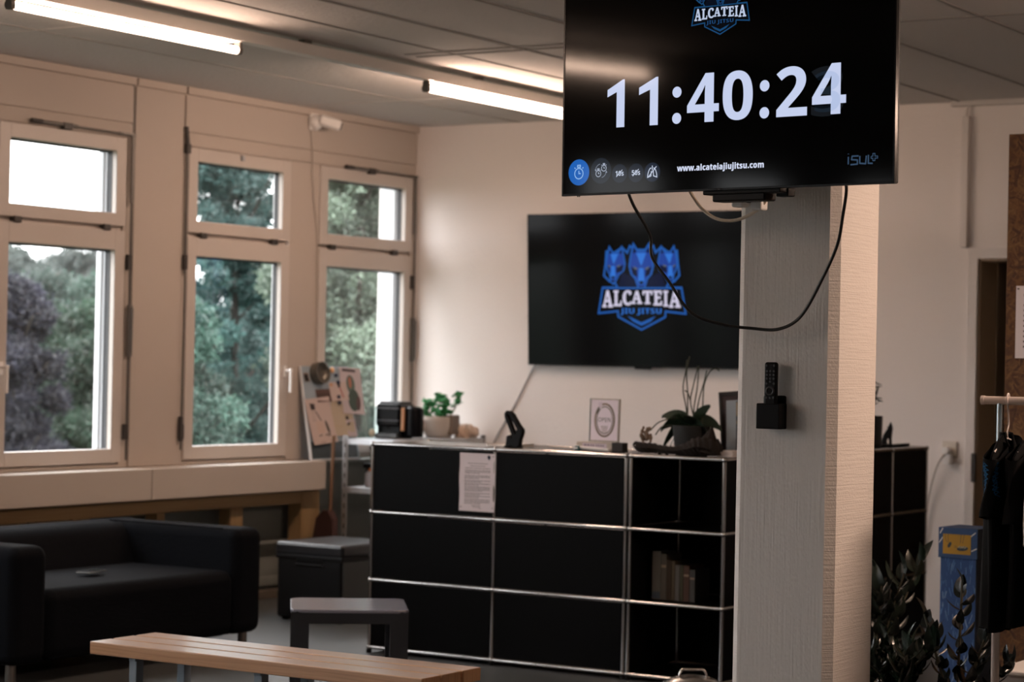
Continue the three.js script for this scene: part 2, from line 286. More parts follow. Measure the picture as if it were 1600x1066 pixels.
// ───────────────────────── fluorescent lamps ─────────────────────────
function strip(w, len, x, y, z, dir, k) { // light of the tube's size just outside its glass
  const l = new THREE.RectAreaLight(LAMP, k, w, len); l.position.set(x, y, z); l.up.set(0, 0, 1); l.lookAt(x + dir[0], y + dir[1], z); l.castShadow = true; return l;
}
const tubeGlow = new THREE.MeshStandardMaterial({ color: 0xffffff, emissive: LAMP, emissiveIntensity: 14, roughness: 0.3 });
const fittingM = std(0.78, 0.75, 0.71, 0.4), holderM = std(0.12, 0.11, 0.1, 0.6);
function lamp(x, z0, z1, k, label, group, y = 3.0) { // z0 far end, z1 near end
  const t = thing('fluorescent_lamp', label, 'lamp', [x, y, (z0 + z1) / 2], 0, group), L = z1 - z0, h = L / 2;
  mesh('batten', [bx(-0.045, 0.036, -h + 0.03, 0.045, 0.044, h - 0.03, 0.002)], fittingM, t);
  for (const s of [-1, 1]) mesh('tube_holder', [bx(-0.02, -0.02, s * h - 0.012, 0.02, 0.042, s * h + 0.012, 0.005), rod([0, 0, s * (h - 0.01)], [0, 0, s * (h + 0.014)], 0.022)], holderM, t);
  mesh('tube', [rod([0, 0, -h + 0.012], [0, 0, h - 0.012], 0.018, 24)], tubeGlow, t);
  if (y < 2.9) for (const s of [-1, 1]) mesh('suspension_wire', rod([0, 0.04, s * h * 0.8], [0, H - y, s * h * 0.8], 0.0025, 6), M.steelDark, t);
  for (const d of [[0, -1], [-1, 0], [1, 0], [0, 1]]) t.add(strip(0.028, L - 0.06, d[0] * 0.0205, d[1] * 0.0205, 0, d, k * 0.73));
  return t;
}
lamp(-6.92, -8.47, -6.94, LAMP_RADIANCE * 0.85, 'bare fluorescent tube on the ceiling rail above the sofa and first window');
lamp(-6.92, -11.63, -10.09, LAMP_RADIANCE * 1.7, 'bare fluorescent tube on the ceiling rail, half hidden by the big timer screen');
lamp(-6.92, -4.0, -2.5, LAMP_RADIANCE * 2.1, 'bare fluorescent tube on the ceiling rail mirrored as a streak in the timer screen');
lamp(-0.9, -8.35, -6.85, RIGHT_LAMP_RADIANCE, 'hanging fluorescent tube on the right side of the room, outside the view', undefined, 2.55);
{
  const t = thing('ceiling_rail', 'long white ceiling rail that carries the fluorescent tubes', 'rail', [-6.92, 0, 0]);
  mesh('trunking', [bx(-0.034, 3.042, -12.6, 0.034, 3.1, 4.6, 0.004)], fittingM, t);
  for (let z = -12.2; z < 4; z += 1.6) mesh('hanger', bx(-0.02, 3.095, z - 0.03, 0.02, H, z + 0.03), M.steelDark, t);
}

// ───────────────────────── screens ─────────────────────────
function poly(x, pts, fill, stroke, lw) { x.beginPath(); pts.forEach(([a, b], i) => (i ? x.lineTo(a, b) : x.moveTo(a, b))); x.closePath(); if (fill) { x.fillStyle = fill; x.fill(); } if (stroke) { x.strokeStyle = stroke; x.lineWidth = lw; x.lineJoin = 'miter'; x.stroke(); } }
function wolf(x, cx, cy, s, turn, C) { // one wolf head; turn -1 / 0 / 1 for facing left, front, right
  x.save(); x.translate(cx, cy); x.scale(s, s); x.transform(1, 0, 0, 1, 0, 0);
  const k = turn * 14;
  const head = [[-44, -52], [-34, -92], [-16, -66], [16, -66], [34, -92], [44, -52], [52, -10], [44, 22], [26 + k * 0.5, 40], [14 + k, 74], [k, 88], [-14 + k, 74], [-26 + k * 0.5, 40], [-44, 22], [-52, -10]];
  poly(x, head, C.mid, C.line, 7);
  poly(x, [[-36, -56], [-32, -80], [-20, -62]], C.dark); poly(x, [[36, -56], [32, -80], [20, -62]], C.dark);
  poly(x, [[-22 + k * 0.4, -58], [22 + k * 0.4, -58], [6 + k * 0.7, -20], [k * 0.7, -8], [-6 + k * 0.7, -20]], C.light);
  poly(x, [[-46, -6], [-20 + k, 6], [-16 + k, 34], [-36, 26]], C.dark); poly(x, [[46, -6], [20 + k, 6], [16 + k, 34], [36, 26]], C.dark);
  poly(x, [[-9 + k, 0], [9 + k, 0], [15 + k, 52], [k, 68], [-15 + k, 52]], C.light);
  poly(x, [[-12 + k, 50], [12 + k, 50], [k, 66]], C.black); poly(x, [[-14 + k, 70], [14 + k, 70], [k, 80]], C.black);
  poly(x, [[-34 + k * 0.6, -8], [-12 + k * 0.8, 4], [-28 + k * 0.6, 6]], C.eye); poly(x, [[34 + k * 0.6, -8], [12 + k * 0.8, 4], [28 + k * 0.6, 6]], C.eye);
  x.restore();
}
function emblem(x, cx, cy, s, C) { // drawn in the emblem's own 530 x 470 frame, centred on the word
  x.save(); x.translate(cx, cy); x.scale(s, s); x.translate(-787, -570);
  x.lineJoin = 'round';
  // outer contour of heads and banner
  poly(x, [[640, 505], [625, 480], [590, 470], [556, 440], [566, 380], [572, 310], [620, 318], [668, 290], [700, 318], [716, 282], [745, 300], [790, 304], [830, 300], [858, 282], [872, 318], [905, 290], [950, 318], [1000, 310], [1006, 380], [1014, 440], [985, 470], [950, 480], [935, 505], [1026, 505], [1050, 642], [930, 630], [928, 660], [785, 728], [643, 660], [642, 630], [522, 642], [548, 505]], C.black, C.line, 11);
  poly(x, [[640, 508], [935, 508], [905, 420], [785, 470], [668, 420]], C.dark);
  wolf(x, 628, 388, 1.12, -1, C); wolf(x, 944, 388, 1.12, 1, C); wolf(x, 785, 400, 1.4, 0, C);
  poly(x, [[548, 507], [1026, 507], [1050, 642], [930, 630], [928, 660], [785, 728], [643, 660], [642, 630], [522, 642]], C.black, C.line, 9);
  poly(x, [[700, 655], [785, 690], [872, 655], [840, 685], [785, 708], [732, 685]], C.line);
  // the word, letters taller towards the ends
  x.fillStyle = C.word; x.textBaseline = 'alphabetic'; x.textAlign = 'center';
  const word = 'ALCATEIA', xs = [578, 640, 697, 757, 822, 884, 932, 986], ws = [62, 52, 58, 62, 58, 54, 30, 66];
  for (let i = 0; i < 8; i++) { const e = Math.abs(xs[i] - 785) / 205, hh = 62 + 22 * e; x.save(); x.translate(xs[i], 586 + 22 * e); x.font = 'bold 100px serif'; const m = x.measureText(word[i]); x.scale(ws[i] / m.width, hh / 70); x.fillText(word[i], 0, 0); x.lineWidth = 5; x.strokeStyle = C.word; x.strokeText(word[i], 0, 0); x.restore(); }
  x.fillStyle = C.sub; x.save(); x.translate(786, 643); x.font = 'bold 42px sans-serif'; x.scale(250 / x.measureText('JIU JITSU').width, 0.95); x.fillText('JIU JITSU', 0, 0); x.restore();
  x.restore();
}
function screenMat(c, gain, rough) { const t = cmap(c); return new THREE.MeshPhysicalMaterial({ color: new THREE.Color().setRGB(0.002, 0.002, 0.0022), roughness: rough, specularIntensity: 0.2, emissive: 0xffffff, emissiveMap: t, emissiveIntensity: gain }); }
{ // the timer screen on the pillar
  const W = 1.23, HH = 0.712, S = 2048 / W, ch = Math.round(HH * S), px = (u) => u * S, py = (v) => ch - v * S;
  const c = canvas(2048, ch, (x) => {
    x.fillStyle = '#000000'; x.fillRect(0, 0, 2048, ch);
    emblem(x, px(0.612), py(0.548), 0.000405 * S, { black: '#04070d', line: '#16456f', mid: '#12294f', light: '#1a4e86', dark: '#070e1c', eye: '#20303a', word: '#b9c6e0', sub: '#1c4a7c' });
    const digits = [['1', 0.213, 0.069], ['1', 0.3415, 0.075], ['4', 0.5505, 0.121], ['0', 0.6795, 0.111], ['2', 0.8745, 0.111], ['4', 1.0055, 0.119]];
    const glyph = (ch2, u, w, col, y0 = 0.2145, y1 = 0.3675) => { x.save(); x.font = 'bold 200px sans-serif'; x.textAlign = 'left'; x.textBaseline = 'alphabetic'; const m = x.measureText(ch2), gw = m.actualBoundingBoxRight + m.actualBoundingBoxLeft, gh = m.actualBoundingBoxAscent + Math.max(0, m.actualBoundingBoxDescent); x.translate(px(u - w / 2), py(y0)); x.scale(px(w) / gw, px(y1 - y0) / gh); x.fillStyle = col; x.fillText(ch2, m.actualBoundingBoxLeft, -Math.max(0, m.actualBoundingBoxDescent)); x.restore(); };
    glyph('3', 1.0, 0.115, '#15181c', 0.209, 0.36);
    for (const [d, u, w] of digits) {
      if (d === '1') { poly(x, [[px(u + w / 2), py(0.3675)], [px(u + w / 2), py(0.2145)], [px(u + w / 2 - 0.032), py(0.2145)], [px(u + w / 2 - 0.032), py(0.328)], [px(u - w / 2), py(0.313)], [px(u - w / 2), py(0.337)], [px(u + w / 2 - 0.008), py(0.3675)]], '#c5cfec'); continue; }
      glyph(d, u, w, '#c5cfec');
    }
    x.save(); x.globalCompositeOperation = 'source-atop'; x.globalAlpha = 0.12; glyph('3', 1.0, 0.09, '#3f6ea8', 0.222, 0.345); x.restore();
    x.fillStyle = '#c5cfec'; for (const [u, v] of [[0.4515, 0.314], [0.4515, 0.2315], [0.7775, 0.314], [0.7775, 0.2315]]) { x.beginPath(); x.arc(px(u), py(v), px(0.0175), 0, 7); x.fill(); }
    // round buttons along the bottom
    const disc = (u, v, r, col) => { x.fillStyle = col; x.beginPath(); x.arc(px(u), py(v), px(r), 0, 7); x.fill(); };
    disc(0.156, 0.078, 0.0415, '#1a2029'); disc(0.0665, 0.076, 0.0425, '#1b5fb4'); disc(0.231, 0.0665, 0.03, '#191f2a'); disc(0.296, 0.066, 0.03, '#191f2a'); disc(0.36, 0.066, 0.0305, '#1d2534');
    const watch = (u, v, r, col, lw) => { x.strokeStyle = col; x.lineWidth = px(lw); x.beginPath(); x.arc(px(u), py(v), px(r), 0, 7); x.stroke(); x.beginPath(); x.moveTo(px(u), py(v + r * 0.55)); x.lineTo(px(u), py(v)); x.lineTo(px(u + r * 0.45), py(v)); x.stroke(); x.strokeRect(px(u - r * 0.34), py(v + r * 1.6), px(r * 0.68), px(r * 0.36)); for (const s of [-1, 1]) { x.beginPath(); x.moveTo(px(u + s * r * 0.85), py(v + r * 0.95)); x.lineTo(px(u + s * r * 1.05), py(v + r * 1.2)); x.stroke(); } };
    watch(0.0665, 0.072, 0.017, '#8fb6e6', 0.0035); watch(0.146, 0.069, 0.010, '#aeb8cc', 0.0024); watch(0.168, 0.086, 0.0095, '#aeb8cc', 0.0024);
    x.strokeStyle = '#8a93a6'; x.lineWidth = px(0.0018); x.beginPath(); x.arc(px(0.156), py(0.078), px(0.022), Math.PI * 1.05, Math.PI * 1.45); x.stroke(); x.beginPath(); x.arc(px(0.156), py(0.078), px(0.022), Math.PI * 0.05, Math.PI * 0.45); x.stroke();
    poly(x, [[px(0.131), py(0.083)], [px(0.139), py(0.083)], [px(0.135), py(0.075)]], '#8a93a6'); poly(x, [[px(0.174), py(0.071)], [px(0.182), py(0.071)], [px(0.178), py(0.079)]], '#8a93a6');
    x.fillStyle = '#c3cce0'; x.textAlign = 'center'; x.font = `bold ${px(0.022)}px sans-serif`; x.fillText('10s', px(0.231), py(0.059)); x.fillText('50s', px(0.296), py(0.059));
    x.strokeStyle = '#c3cce0'; x.lineWidth = px(0.0028); for (const u of [0.231, 0.296]) { x.beginPath(); x.moveTo(px(u - 0.013), py(0.056)); x.lineTo(px(u + 0.011), py(0.078)); x.stroke(); }
    x.lineWidth = px(0.0034); for (const s of [-1, 1]) { x.beginPath(); x.moveTo(px(0.36 + s * 0.004), py(0.079)); x.bezierCurveTo(px(0.36 + s * 0.012), py(0.08), px(0.36 + s * 0.018), py(0.062), px(0.36 + s * 0.018), py(0.05)); x.lineTo(px(0.36 + s * 0.005), py(0.054)); x.lineTo(px(0.36 + s * 0.004), py(0.07)); x.stroke(); }
    x.beginPath(); x.moveTo(px(0.36), py(0.087)); x.lineTo(px(0.36), py(0.072)); x.moveTo(px(0.344), py(0.05)); x.lineTo(px(0.376), py(0.084)); x.stroke();
    x.fillStyle = '#d3daf0'; x.save(); x.translate(px(0.618), py(0.0645)); x.font = 'bold 52px sans-serif'; const um = x.measureText('www.alcateiajiujitsu.com'); x.scale(px(0.324) / um.width, px(0.019) / 38); x.fillText('www.alcateiajiujitsu.com', 0, 0); x.lineWidth = 2; x.strokeStyle = '#d3daf0'; x.strokeText('www.alcateiajiujitsu.com', 0, 0); x.restore();
    // maker's mark of the timer app, thin rounded strokes
    x.strokeStyle = '#33475e'; x.lineWidth = px(0.0048); x.lineJoin = 'round'; const P = (pts) => { x.beginPath(); pts.forEach(([a, b], i) => (i ? x.lineTo(px(a), py(b)) : x.moveTo(px(a), py(b)))); x.stroke(); };
    P([[1.075, 0.085], [1.075, 0.062]]); P([[1.075, 0.094], [1.075, 0.092]]); P([[1.11, 0.086], [1.088, 0.086], [1.086, 0.076], [1.106, 0.074], [1.106, 0.062], [1.082, 0.061]]); P([[1.114, 0.086], [1.114, 0.064], [1.134, 0.062], [1.136, 0.086]]); P([[1.143, 0.088], [1.143, 0.063], [1.158, 0.062]]);
    x.lineWidth = px(0.003); P([[1.152, 0.083], [1.158, 0.083], [1.158, 0.091], [1.165, 0.091], [1.165, 0.083], [1.174, 0.083], [1.174, 0.077], [1.165, 0.077], [1.165, 0.07], [1.158, 0.07], [1.158, 0.077], [1.152, 0.077], [1.152, 0.083]]);
  });
  const t = thing('television', 'large black flat screen on the pillar showing the time 11:40:24', 'television', [-3.76163, 2.0651, -6.28419]);
  t.rotation.order = 'YXZ'; t.rotation.set(THREE.MathUtils.degToRad(0.65), THREE.MathUtils.degToRad(-7.243), 0);
  mesh('screen', new THREE.PlaneGeometry(W, HH).translate(W / 2, HH / 2, 0.0005), screenMat(c, 1, 0.07), t);
  mesh('bezel', [bx(0, 0, -0.012, W, 0.007, 0.003, 0.001), bx(0, HH - 0.004, -0.012, W, HH, 0.002), bx(-0.002, 0, -0.012, 0.004, HH, 0.002), bx(W - 0.004, 0, -0.012, W + 0.002, HH, 0.002)], M.blackGloss, t);
  mesh('housing', [bx(0.002, 0.002, -0.03, W - 0.002, HH - 0.002, -0.0015, 0.004), bx(0.2, 0.03, -0.075, W - 0.2, 0.45, -0.028, 0.02)], M.blackPlastic, t);
  mesh('lower_box', [bx(0.545, -0.012, -0.06, 0.83, 0.02, -0.012, 0.004), bx(0.575, -0.034, -0.085, 0.77, 0.0, -0.02, 0.006), bx(0.79, -0.022, -0.09, 0.835, 0.004, -0.05, 0.004)], M.blackPlastic, t);
  mesh('maker_mark', new THREE.PlaneGeometry(0.022, 0.005).translate(0.616, 0.0035, 0.0036), decal(canvas(128, 32, (x, w, h) => { x.fillStyle = '#070707'; x.fillRect(0, 0, w, h); x.fillStyle = '#8b8b8b'; x.font = 'bold 30px sans-serif'; x.textAlign = 'center'; x.fillText('TCL', 64, 27); })), t);
  for (const u of [0.055, 0.062]) mesh('screw', rod([u, -0.003, -0.01], [u, 0.002, -0.01], 0.0022, 8), M.blackPlastic, t);
  const b = thing('wall_mount', 'black swivel arm holding the timer screen to the pillar', 'bracket', [-3.1, 2.35, -6.6]);
  mesh('wall_plate', bx(-0.06, -0.15, 0.0, 0.06, 0.15, 0.02, 0.004), M.black, b);
  mesh('arm', [bar([0, 0.06, 0.02], [-0.04, 0.06, 0.28], 0.04, 0.03), bar([0, -0.06, 0.02], [-0.04, -0.06, 0.28], 0.04, 0.03)], M.black, b);
  mesh('cable_clip', [bx(-0.088, -0.325, 0.19, -0.045, -0.3, 0.24, 0.008), bx(-0.03, -0.335, 0.17, 0.01, -0.295, 0.22, 0.008)], M.white, b);
  mesh('arm_drop', [bar([-0.05, 0.0, 0.2], [-0.05, -0.31, 0.22], 0.05, 0.03)], M.black, b);
}
{ // the second screen on the back wall
  const W = 1.715, HH = 0.995, S = 1536 / W, ch = Math.round(HH * S);
  const c = canvas(1536, ch, (x) => { x.fillStyle = '#010203'; x.fillRect(0, 0, 1536, ch); emblem(x, 0.857 * S, ch - 0.432 * S, 0.001205 * S, { black: '#04060c', line: '#1f58a8', mid: '#1f3f92', light: '#2f70cc', dark: '#0a1230', eye: '#5a6068', word: '#cdc8de', sub: '#2a6cc8' }); });
  const t = thing('television', 'wide black screen on the back wall showing three blue wolf heads', 'television', [-7.81, 1.498, -12.655]);
  t.rotation.x = THREE.MathUtils.degToRad(3);
  mesh('screen', new THREE.PlaneGeometry(W, HH).translate(W / 2, HH / 2, 0.0006), screenMat(c, 1, 0.14), t);
  mesh('bezel', [bx(0, 0, -0.02, W, 0.012, 0.003, 0.001), bx(0, HH - 0.006, -0.02, W, HH, 0.002), bx(-0.002, 0, -0.02, 0.006, HH, 0.002), bx(W - 0.006, 0, -0.02, W + 0.002, HH, 0.002)], M.blackGloss, t);
  mesh('housing', [bx(0.003, 0.003, -0.04, W - 0.003, HH - 0.003, -0.001, 0.004)], M.blackPlastic, t);
  mesh('sensor_foot', bx(0.8, -0.014, -0.012, 0.92, 0.002, 0.0, 0.003), M.blackPlastic, t);
  for (const q of [0.5, 1.2]) mesh('mount', bar([q, 0.75, -0.035], [q, 0.75, -0.095], 0.06, 0.1), M.steelDark, t);
}
// cables
tag(mesh('cable', wire([[-3.545, 2.095, -6.32], [-3.54, 2.04, -6.36], [-3.523, 1.94, -6.45], [-3.517, 1.877, -6.45], [-3.451, 1.793, -6.45], [-3.367, 1.689, -6.46], [-3.274, 1.655, -6.5], [-3.19, 1.645, -6.53], [-3.1, 1.643, -6.54], [-3.03, 1.676, -6.54], [-2.932, 1.81, -6.51], [-2.872, 1.912, -6.48], [-2.835, 1.99, -6.43], [-2.79, 2.085, -6.35], [-2.765, 2.1, -6.19]], 0.0052, 140), std(0.012, 0.012, 0.012, 0.4)), 'black cable hanging in a deep loop below the timer screen across the pillar', 'cable');
tag(mesh('cable', wire([[-3.34, 2.09, -6.36], [-3.335, 2.06, -6.39], [-3.31, 2.025, -6.4], [-3.256, 1.991, -6.4], [-3.187, 1.986, -6.4], [-3.12, 2.013, -6.4], [-3.083, 2.049, -6.4], [-3.07, 2.09, -6.38]], 0.0055, 60), std(0.72, 0.62, 0.5, 0.5)), 'short cream cable looping under the timer screen mount', 'cable');
tag(mesh('cable', wire([[-7.765, 1.51, -12.69], [-7.8, 1.48, -12.705], [-7.95, 1.22, -12.71], [-8.02, 1.11, -12.71], [-8.12, 0.93, -12.71], [-8.13, 0.7, -12.71]], 0.0055, 40), std(0.3, 0.28, 0.27, 0.6)), 'grey cable running down the back wall from the wolf screen corner', 'cable');

// remote control in its holder on the pillar
{
  const h = thing('remote_holder', 'black plastic holder screwed to the pillar below the cable', 'holder', [-3.132, 1.322, -6.6]);
  mesh('pocket', [bx(-0.041, 0.0, 0.012, 0.041, 0.082, 0.018, 0.003), bx(-0.041, 0.0, 0.0, 0.041, 0.008, 0.058, 0.003), bx(-0.041, 0.0, 0.05, 0.041, 0.082, 0.058, 0.004), bx(-0.041, 0, 0, -0.033, 0.082, 0.056, 0.003), bx(0.033, 0, 0, 0.041, 0.082, 0.056, 0.003)], M.black, h);
  mesh('back_plate', bx(-0.038, 0.0, 0.0, 0.041, 0.108, 0.014, 0.01), M.black, h);
  const r = thing('remote_control', 'slim black remote control standing in the holder on the pillar', 'remote control', [-3.133, 1.332, -6.568]);
  mesh('body', bx(-0.0225, 0, -0.009, 0.0225, 0.205, 0.009, 0.008), M.black, r);
  const bm = std(0.03, 0.03, 0.032, 0.4);
  mesh('ring_button', new THREE.TorusGeometry(0.012, 0.004, 8, 24).translate(0, 0.112, 0.009), bm, r);
  mesh('ok_button', rod([0, 0.112, 0.007], [0, 0.112, 0.0105], 0.006), M.black, r);
  for (const [x, y] of [[-0.014, 0.194], [0.013, 0.194], [-0.012, 0.176], [0, 0.176], [0.012, 0.176], [-0.012, 0.164], [0, 0.164], [0.012, 0.164], [-0.012, 0.152], [0, 0.152], [0.012, 0.152], [-0.013, 0.136], [0, 0.142], [0.013, 0.136], [0, 0.09], [0.012, 0.09], [-0.012, 0.09]]) mesh('button', rod([x, y, 0.008], [x, y, 0.0105], 0.0036, 10), bm, r);
}

// ───────────────────────── black modular counter on chrome tubes ─────────────────────────
const topM = std(0.02, 0.02, 0.021, 0.2);
const ballG = new THREE.SphereGeometry(0.0132, 16, 12);
function cabinet(label, pos, turn, cols, open, group) {
  const t = thing('cabinet', label, 'cabinet', pos, turn, group), D = 0.5, y0 = 0.0275, R = 0.35, xs = [0];
  cols.forEach((w) => xs.push(xs[xs.length - 1] + w)); const ys = [0, 1, 2, 3].map((i) => y0 + i * R), r = 0.0095, W = xs[xs.length - 1];
  for (const z of [0, -D]) for (const x of xs) for (let j = 0; j < 4; j++) {
    const b = new THREE.Mesh(ballG, M.chrome); b.name = 'connector'; b.position.set(x, ys[j], z); b.castShadow = b.receiveShadow = true; t.add(b);
    if (j < 3) mesh('tube', rod([x, ys[j] + 0.012, z], [x, ys[j + 1] - 0.012, z], r), M.chrome, t);
  }
  for (const z of [0, -D]) for (let j = 0; j < 4; j++) for (let i = 0; i < cols.length; i++) mesh('tube', rod([xs[i] + 0.012, ys[j], z], [xs[i + 1] - 0.012, ys[j], z], r), M.chrome, t);
  for (const x of xs) for (let j = 0; j < 4; j++) mesh('tube', rod([x, ys[j], -0.012], [x, ys[j], -D + 0.012], r), M.chrome, t);
  for (let i = 0; i < cols.length; i++) for (let j = 0; j < 3; j++) {
    const z = open.includes(i) ? -D : 0;
    mesh(open.includes(i) ? 'back_panel' : 'front_panel', bx(xs[i] + 0.011, ys[j] + 0.011, z - 0.006, xs[i + 1] - 0.011, ys[j + 1] - 0.011, z + 0.003, 0.002), M.blackPanel, t);
  }
  for (const x of [xs[0], W]) for (let j = 0; j < 3; j++) mesh('side_panel', bx(x - 0.004, ys[j] + 0.011, -D + 0.012, x + 0.004, ys[j + 1] - 0.011, -0.012, 0.002), M.blackPanel, t);
  for (let i = 0; i < cols.length; i++) { mesh('top_panel', bx(xs[i] + 0.009, ys[3] - 0.004, -D + 0.01, xs[i + 1] - 0.009, ys[3] + 0.007, -0.01, 0.002), topM, t); for (let j = 0; j < 3; j++) mesh('shelf', bx(xs[i] + 0.011, ys[j] - 0.003, -D + 0.012, xs[i + 1] - 0.011, ys[j] + 0.004, -0.012, 0.002), M.blackPanel, t); }
  for (const x of xs) for (const z of [0, -D]) mesh('foot', [rod([x, 0, z], [x, 0.018, z], 0.014, 16)], M.black, t);
  return t;
}
const CX = -6.768, CZ = -9.451, CT = 1.085;
cabinet('closed black counter unit with chrome tubes and a notice on its front', [CX, 0, CZ], 0, [0.75, 0.75], []);
cabinet('open black counter unit with chrome tubes and books on its middle shelf', [CX + 1.527, 0, CZ], 0, [0.5], [0]);
cabinet('black cabinet run going back to the wall beside the pillar, wolf figurine on top', [CX + 2.027, 0, CZ - 0.53], Math.PI / 2, [0.75, 0.75, 0.5], []);

// notice on the front panel
{
  const c = canvas(512, 704, (x, w, h) => {
    x.fillStyle = '#d9cfd2'; x.fillRect(0, 0, w, h); const r = rng(5); x.fillStyle = '#1c2438'; x.beginPath(); x.arc(418, 44, 24, 0, 7); x.fill(); poly(x, [[396, 50], [440, 50], [418, 84]], '#1c2438');
    const para = [[120, 1, 40], [150, 1, 70], [178, 1, 0], [205, 3, 0], [268, 3, 0], [328, 2, 0], [366, 2, 0], [404, 4, 0], [482, 2, 0], [516, 2, 0], [556, 4, 0]]; x.fillStyle = '#5d565a';
    for (const [y, n, ind] of para) for (let k = 0; k < n; k++) { let px = 74 + ind; const end = k === n - 1 && n > 1 ? 250 + 120 * r() : 440 - ind; while (px < end) { const l = 10 + 34 * r(); x.globalAlpha = 0.85; x.fillRect(px, y + k * 17, Math.min(l, end - px), 8); px += l + 6; } }
    x.globalAlpha = 0.7; x.fillRect(180, 632, 130, 7); x.fillRect(200, 650, 100, 6); x.fillRect(280, 664, 40, 6); x.globalAlpha = 1;
  });
  const g = new THREE.PlaneGeometry(0.213, 0.292, 12, 16), p = g.attributes.position; for (let i = 0; i < p.count; i++) { const X = p.getX(i), Y = p.getY(i); p.setZ(i, 0.0022 + 0.0018 * Math.sin(Y * 42 + 1) + 0.0012 * Math.sin(X * 50 + Y * 20)); } g.computeVertexNormals();
  const t = thing('notice', 'printed white notice sheet stuck on the front of the black counter', 'notice', [-6.1165, 0.763, CZ + 0.006]);
  mesh('sheet', g.translate(0, 0.146, 0.0012), new THREE.MeshStandardMaterial({ map: cmap(c), roughness: 0.8, side: THREE.DoubleSide }), t);
  for (const [x, y] of [[-0.095, 0.02], [0.094, 0.02], [0.094, 0.278]]) mesh('tack', rod([x, y, 0.001], [x, y, 0.006], 0.0035, 10), M.steelDark, t);
}
// books inside the open unit
{
  const z = CZ - 0.14, y = 0.3775 + 0.0045, r = rng(9);
  const L = [['tall white book with a dark foot, first on the open shelf', 0.047, 0.232, 0.6, 0.58, 0.54], ['tall cream book, second on the open shelf', 0.03, 0.222, 0.5, 0.45, 0.38], ['brown book beside the cream one on the open shelf', 0.026, 0.192, 0.22, 0.13, 0.07], ['tan slim book in the middle of the open shelf', 0.018, 0.19, 0.4, 0.3, 0.18], ['white slim book right of the tan one on the open shelf', 0.024, 0.172, 0.55, 0.52, 0.5], ['olive book near the end of the open shelf row', 0.02, 0.172, 0.24, 0.22, 0.12], ['red and cream book, second last on the open shelf', 0.032, 0.172, 0.4, 0.2, 0.14], ['grey book, last in the row on the open shelf', 0.03, 0.155, 0.34, 0.33, 0.32]];
  let x = -5.19;
  for (const [label, w, h, cr, cg, cb] of L) {
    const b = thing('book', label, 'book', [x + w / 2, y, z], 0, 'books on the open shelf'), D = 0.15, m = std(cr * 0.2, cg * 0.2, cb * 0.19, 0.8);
    mesh('cover', [bx(-w / 2 + 0.0005, 0, -D, -w / 2 + 0.003, h, 0.002), bx(w / 2 - 0.003, 0, -D, w / 2 - 0.0005, h, 0.002), bx(-w / 2 + 0.0005, 0, -0.001, w / 2 - 0.0005, h, 0.003, 0.001)], m, b);
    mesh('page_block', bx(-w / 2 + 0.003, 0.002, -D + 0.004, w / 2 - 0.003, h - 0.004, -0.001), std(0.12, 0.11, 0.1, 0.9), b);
    if (w > 0.028) mesh('spine_band', bx(-w / 2 + 0.002, h * (w > 0.04 ? 0.02 : 0.7), 0.002, w / 2 - 0.002, h * (w > 0.04 ? 0.16 : 0.76), 0.0036), w > 0.04 ? std(0.05, 0.07, 0.1) : std(0.3, 0.22, 0.15), b);
    x += w + 0.001;
  }
}
